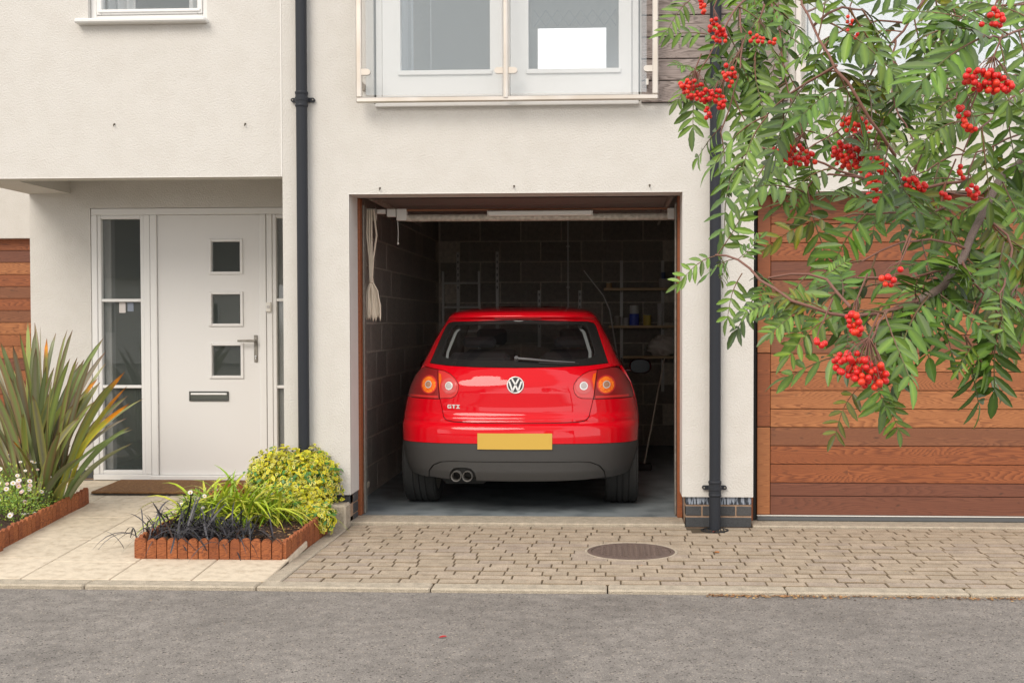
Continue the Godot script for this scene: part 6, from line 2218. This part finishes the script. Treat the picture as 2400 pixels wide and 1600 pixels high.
func make_rowan() -> void:
	var t := thing("rowan_tree", "rowan tree with feathery leaves and red berries reaching in from the right", "tree", Vector3.ZERO)
	var r := RandomNumberGenerator.new()
	r.seed = 77
	var fork := Vector3(2.62, 2.15, 5.62)
	var st := begin()
	tube(st, [Vector3(2.85, -0.1, 5.8), Vector3(2.82, 0.5, 5.77), Vector3(2.73, 1.3, 5.7), fork, Vector3(2.6, 2.9, 5.58), Vector3(2.68, 3.8, 5.66)], [0.075, 0.062, 0.055, 0.05, 0.035, 0.02], 14)
	put("trunk", st.commit(), M.bark, t)
	for l in LIMBS:
		st = begin()
		var pts := []
		for p in l:
			pts.append(v3(p))
		var last: Vector3 = pts[pts.size() - 1]
		var root := Vector3(2.73 - 0.09 * (clampf(last.y, 1.2, 2.8) - 1.3), clampf(last.y - 0.1, 1.2, 2.8), 5.7)
		pts.append(last.lerp(root, 0.5) + Vector3(0, 0.03, 0))
		pts.append(root)
		var rad := []
		for k in pts.size():
			rad.append(lerpf(0.006, 0.02, float(k) / (pts.size() - 1)))
		tube(st, pts, rad, 8)
		put("limb", st.commit(), M.bark, t)
	var shapes := []
	for k in 14:
		shapes.append(rowan_leaf(r, 5 + k % 3, [0.10, 0.22, 0.34, 0.16, 0.28, 0.06, 0.4, 0.2, 0.12, 0.3, 0.45, 0.18, 0.25, 0.08][k]))
	var place := func(base: Vector3, tip: Vector3, up: Vector3) -> void:
		var x := tip - base
		var l := x.length()
		x = x / l
		var z := x.cross(up).normalized()
		var y := z.cross(x).normalized()
		var o := put("leaf", shapes[r.randi() % 14], M.leaf[r.randi() % 6 if r.randf() > 0.06 else 6], t)
		o.transform = Transform3D(Basis(x, y, z).scaled_local(Vector3(l, l, l)), base)
	for l in LEAVES:
		var a := v3(l[0])
		var b := v3(l[1])
		place.call(a, b, Vector3(r.randf_range(-0.3, 0.3), 0.75, 0.75))
	for w in TWIGS.size():
		var src: Array = TWIGS[w]
		var c := Curve3D.new()
		for i in src.size():
			c.add_point(v3(src[i]))
		var len := c.get_baked_length()
		var pts := []
		var rad := []
		var n := maxi(4, int(len / 0.03))
		for i in n + 1:
			var p := c.sample_baked(len * i / n, true)
			p += Vector3(r.randf_range(-1, 1), r.randf_range(-1, 1), r.randf_range(-1, 1)) * 0.0025
			pts.append(p)
			var thick := 0.0068 if w == 0 else (0.0032 if w in [1, 4, 5, 6, 9] else 0.0023)
			rad.append(lerpf(thick, 0.0014 if w > 0 else 0.006, float(i) / n))
		st = begin()
		tube(st, pts, rad, 7)
		put("branch", st.commit(), M.bark if w == 0 else M.twig, t)
		var s := 0.02
		var flip := 1.0
		while s < len + 0.02:
			var u := minf(s, len)
			var p := c.sample_baked(u, true)
			var q := c.sample_baked(maxf(u - 0.02, 0.0), true)
			var along := (p - q).normalized() if u > 0.02 else (c.sample_baked(0.03, true) - p).normalized()
			var sidev := along.cross(Vector3(0.2, 0.6, 1.0)).normalized() * flip
			flip = -flip
			var d := (along * r.randf_range(0.1, 0.9) + sidev * r.randf_range(0.25, 1.0) + Vector3(r.randf_range(-0.5, 0.5), r.randf_range(-0.95, 0.25), r.randf_range(-0.45, 0.45))).normalized()
			var l := r.randf_range(0.105, 0.155)
			if w == 1 or w == 2:
				l *= lerpf(0.85, 0.5, u / len)
			place.call(p, p + d * l, Vector3(r.randf_range(-0.5, 0.5), r.randf_range(0.35, 1.0), r.randf_range(0.15, 1.0)))
			s += r.randf_range(0.075, 0.11) if w in [2, 10, 11, 12, 13] else (r.randf_range(0.034, 0.058) if p.y > 1.85 else r.randf_range(0.04, 0.068))
		for k in 1:
			var e := c.sample_baked(len, true)
			var d := (e - c.sample_baked(len - 0.03, true)).normalized()
			d = (d + Vector3(r.randfn(), r.randfn() - 0.3, r.randfn()) * 0.5).normalized()
			place.call(e, e + d * r.randf_range(0.09, 0.14), Vector3(r.randf_range(-0.4, 0.4), 0.8, 0.7))
	# berries
	var bm := ball(0.0044, 12)
	for b in BERRIES:
		var c := v3(b[0])
		var n: int = int(b[1] * 1.45)
		var hub := c + Vector3(r.randf_range(-0.01, 0.02), b[3] * 1.0 + 0.02, 0)
		var cl := group_part("berry_cluster", t, c)
		var sk := begin()
		var put_at := []
		for k in n:
			var p := Vector3.ZERO
			for tries in 40:
				var a := r.randf() * TAU
				var rad := sqrt(r.randf())
				p = Vector3(cos(a) * rad * b[2] * 0.92, sin(a) * rad * b[3] * 0.92 + 0.5 * cos(a) * rad * -b[3], r.randf_range(-0.5, 0.5) * minf(b[2], b[3] * 1.6))
				var ok := true
				for q in put_at:
					if q.distance_to(p) < 0.0078:
						ok = false
						break
				if ok:
					break
			put_at.append(p)
			var o := put("berry", bm, M.berry if r.randf() < 0.7 else M.berry_orange, cl, p)
			o.scale = Vector3.ONE * r.randf_range(0.82, 1.12)
			var mid := (hub - c).lerp(p, 0.55) + Vector3(0, 0.006, 0)
			if k % 2 == 0:
				tube(sk, [p + Vector3(0, 0.003, 0), mid, hub - c], [0.0004, 0.0005, 0.0007], 4, false)
		var far := hub - c + Vector3(0.012, 0.03, 0)
		tube(sk, [hub - c, far], [0.0012, 0.0014], 5, false)
		put("stalk", sk.commit(), M.twig, cl)
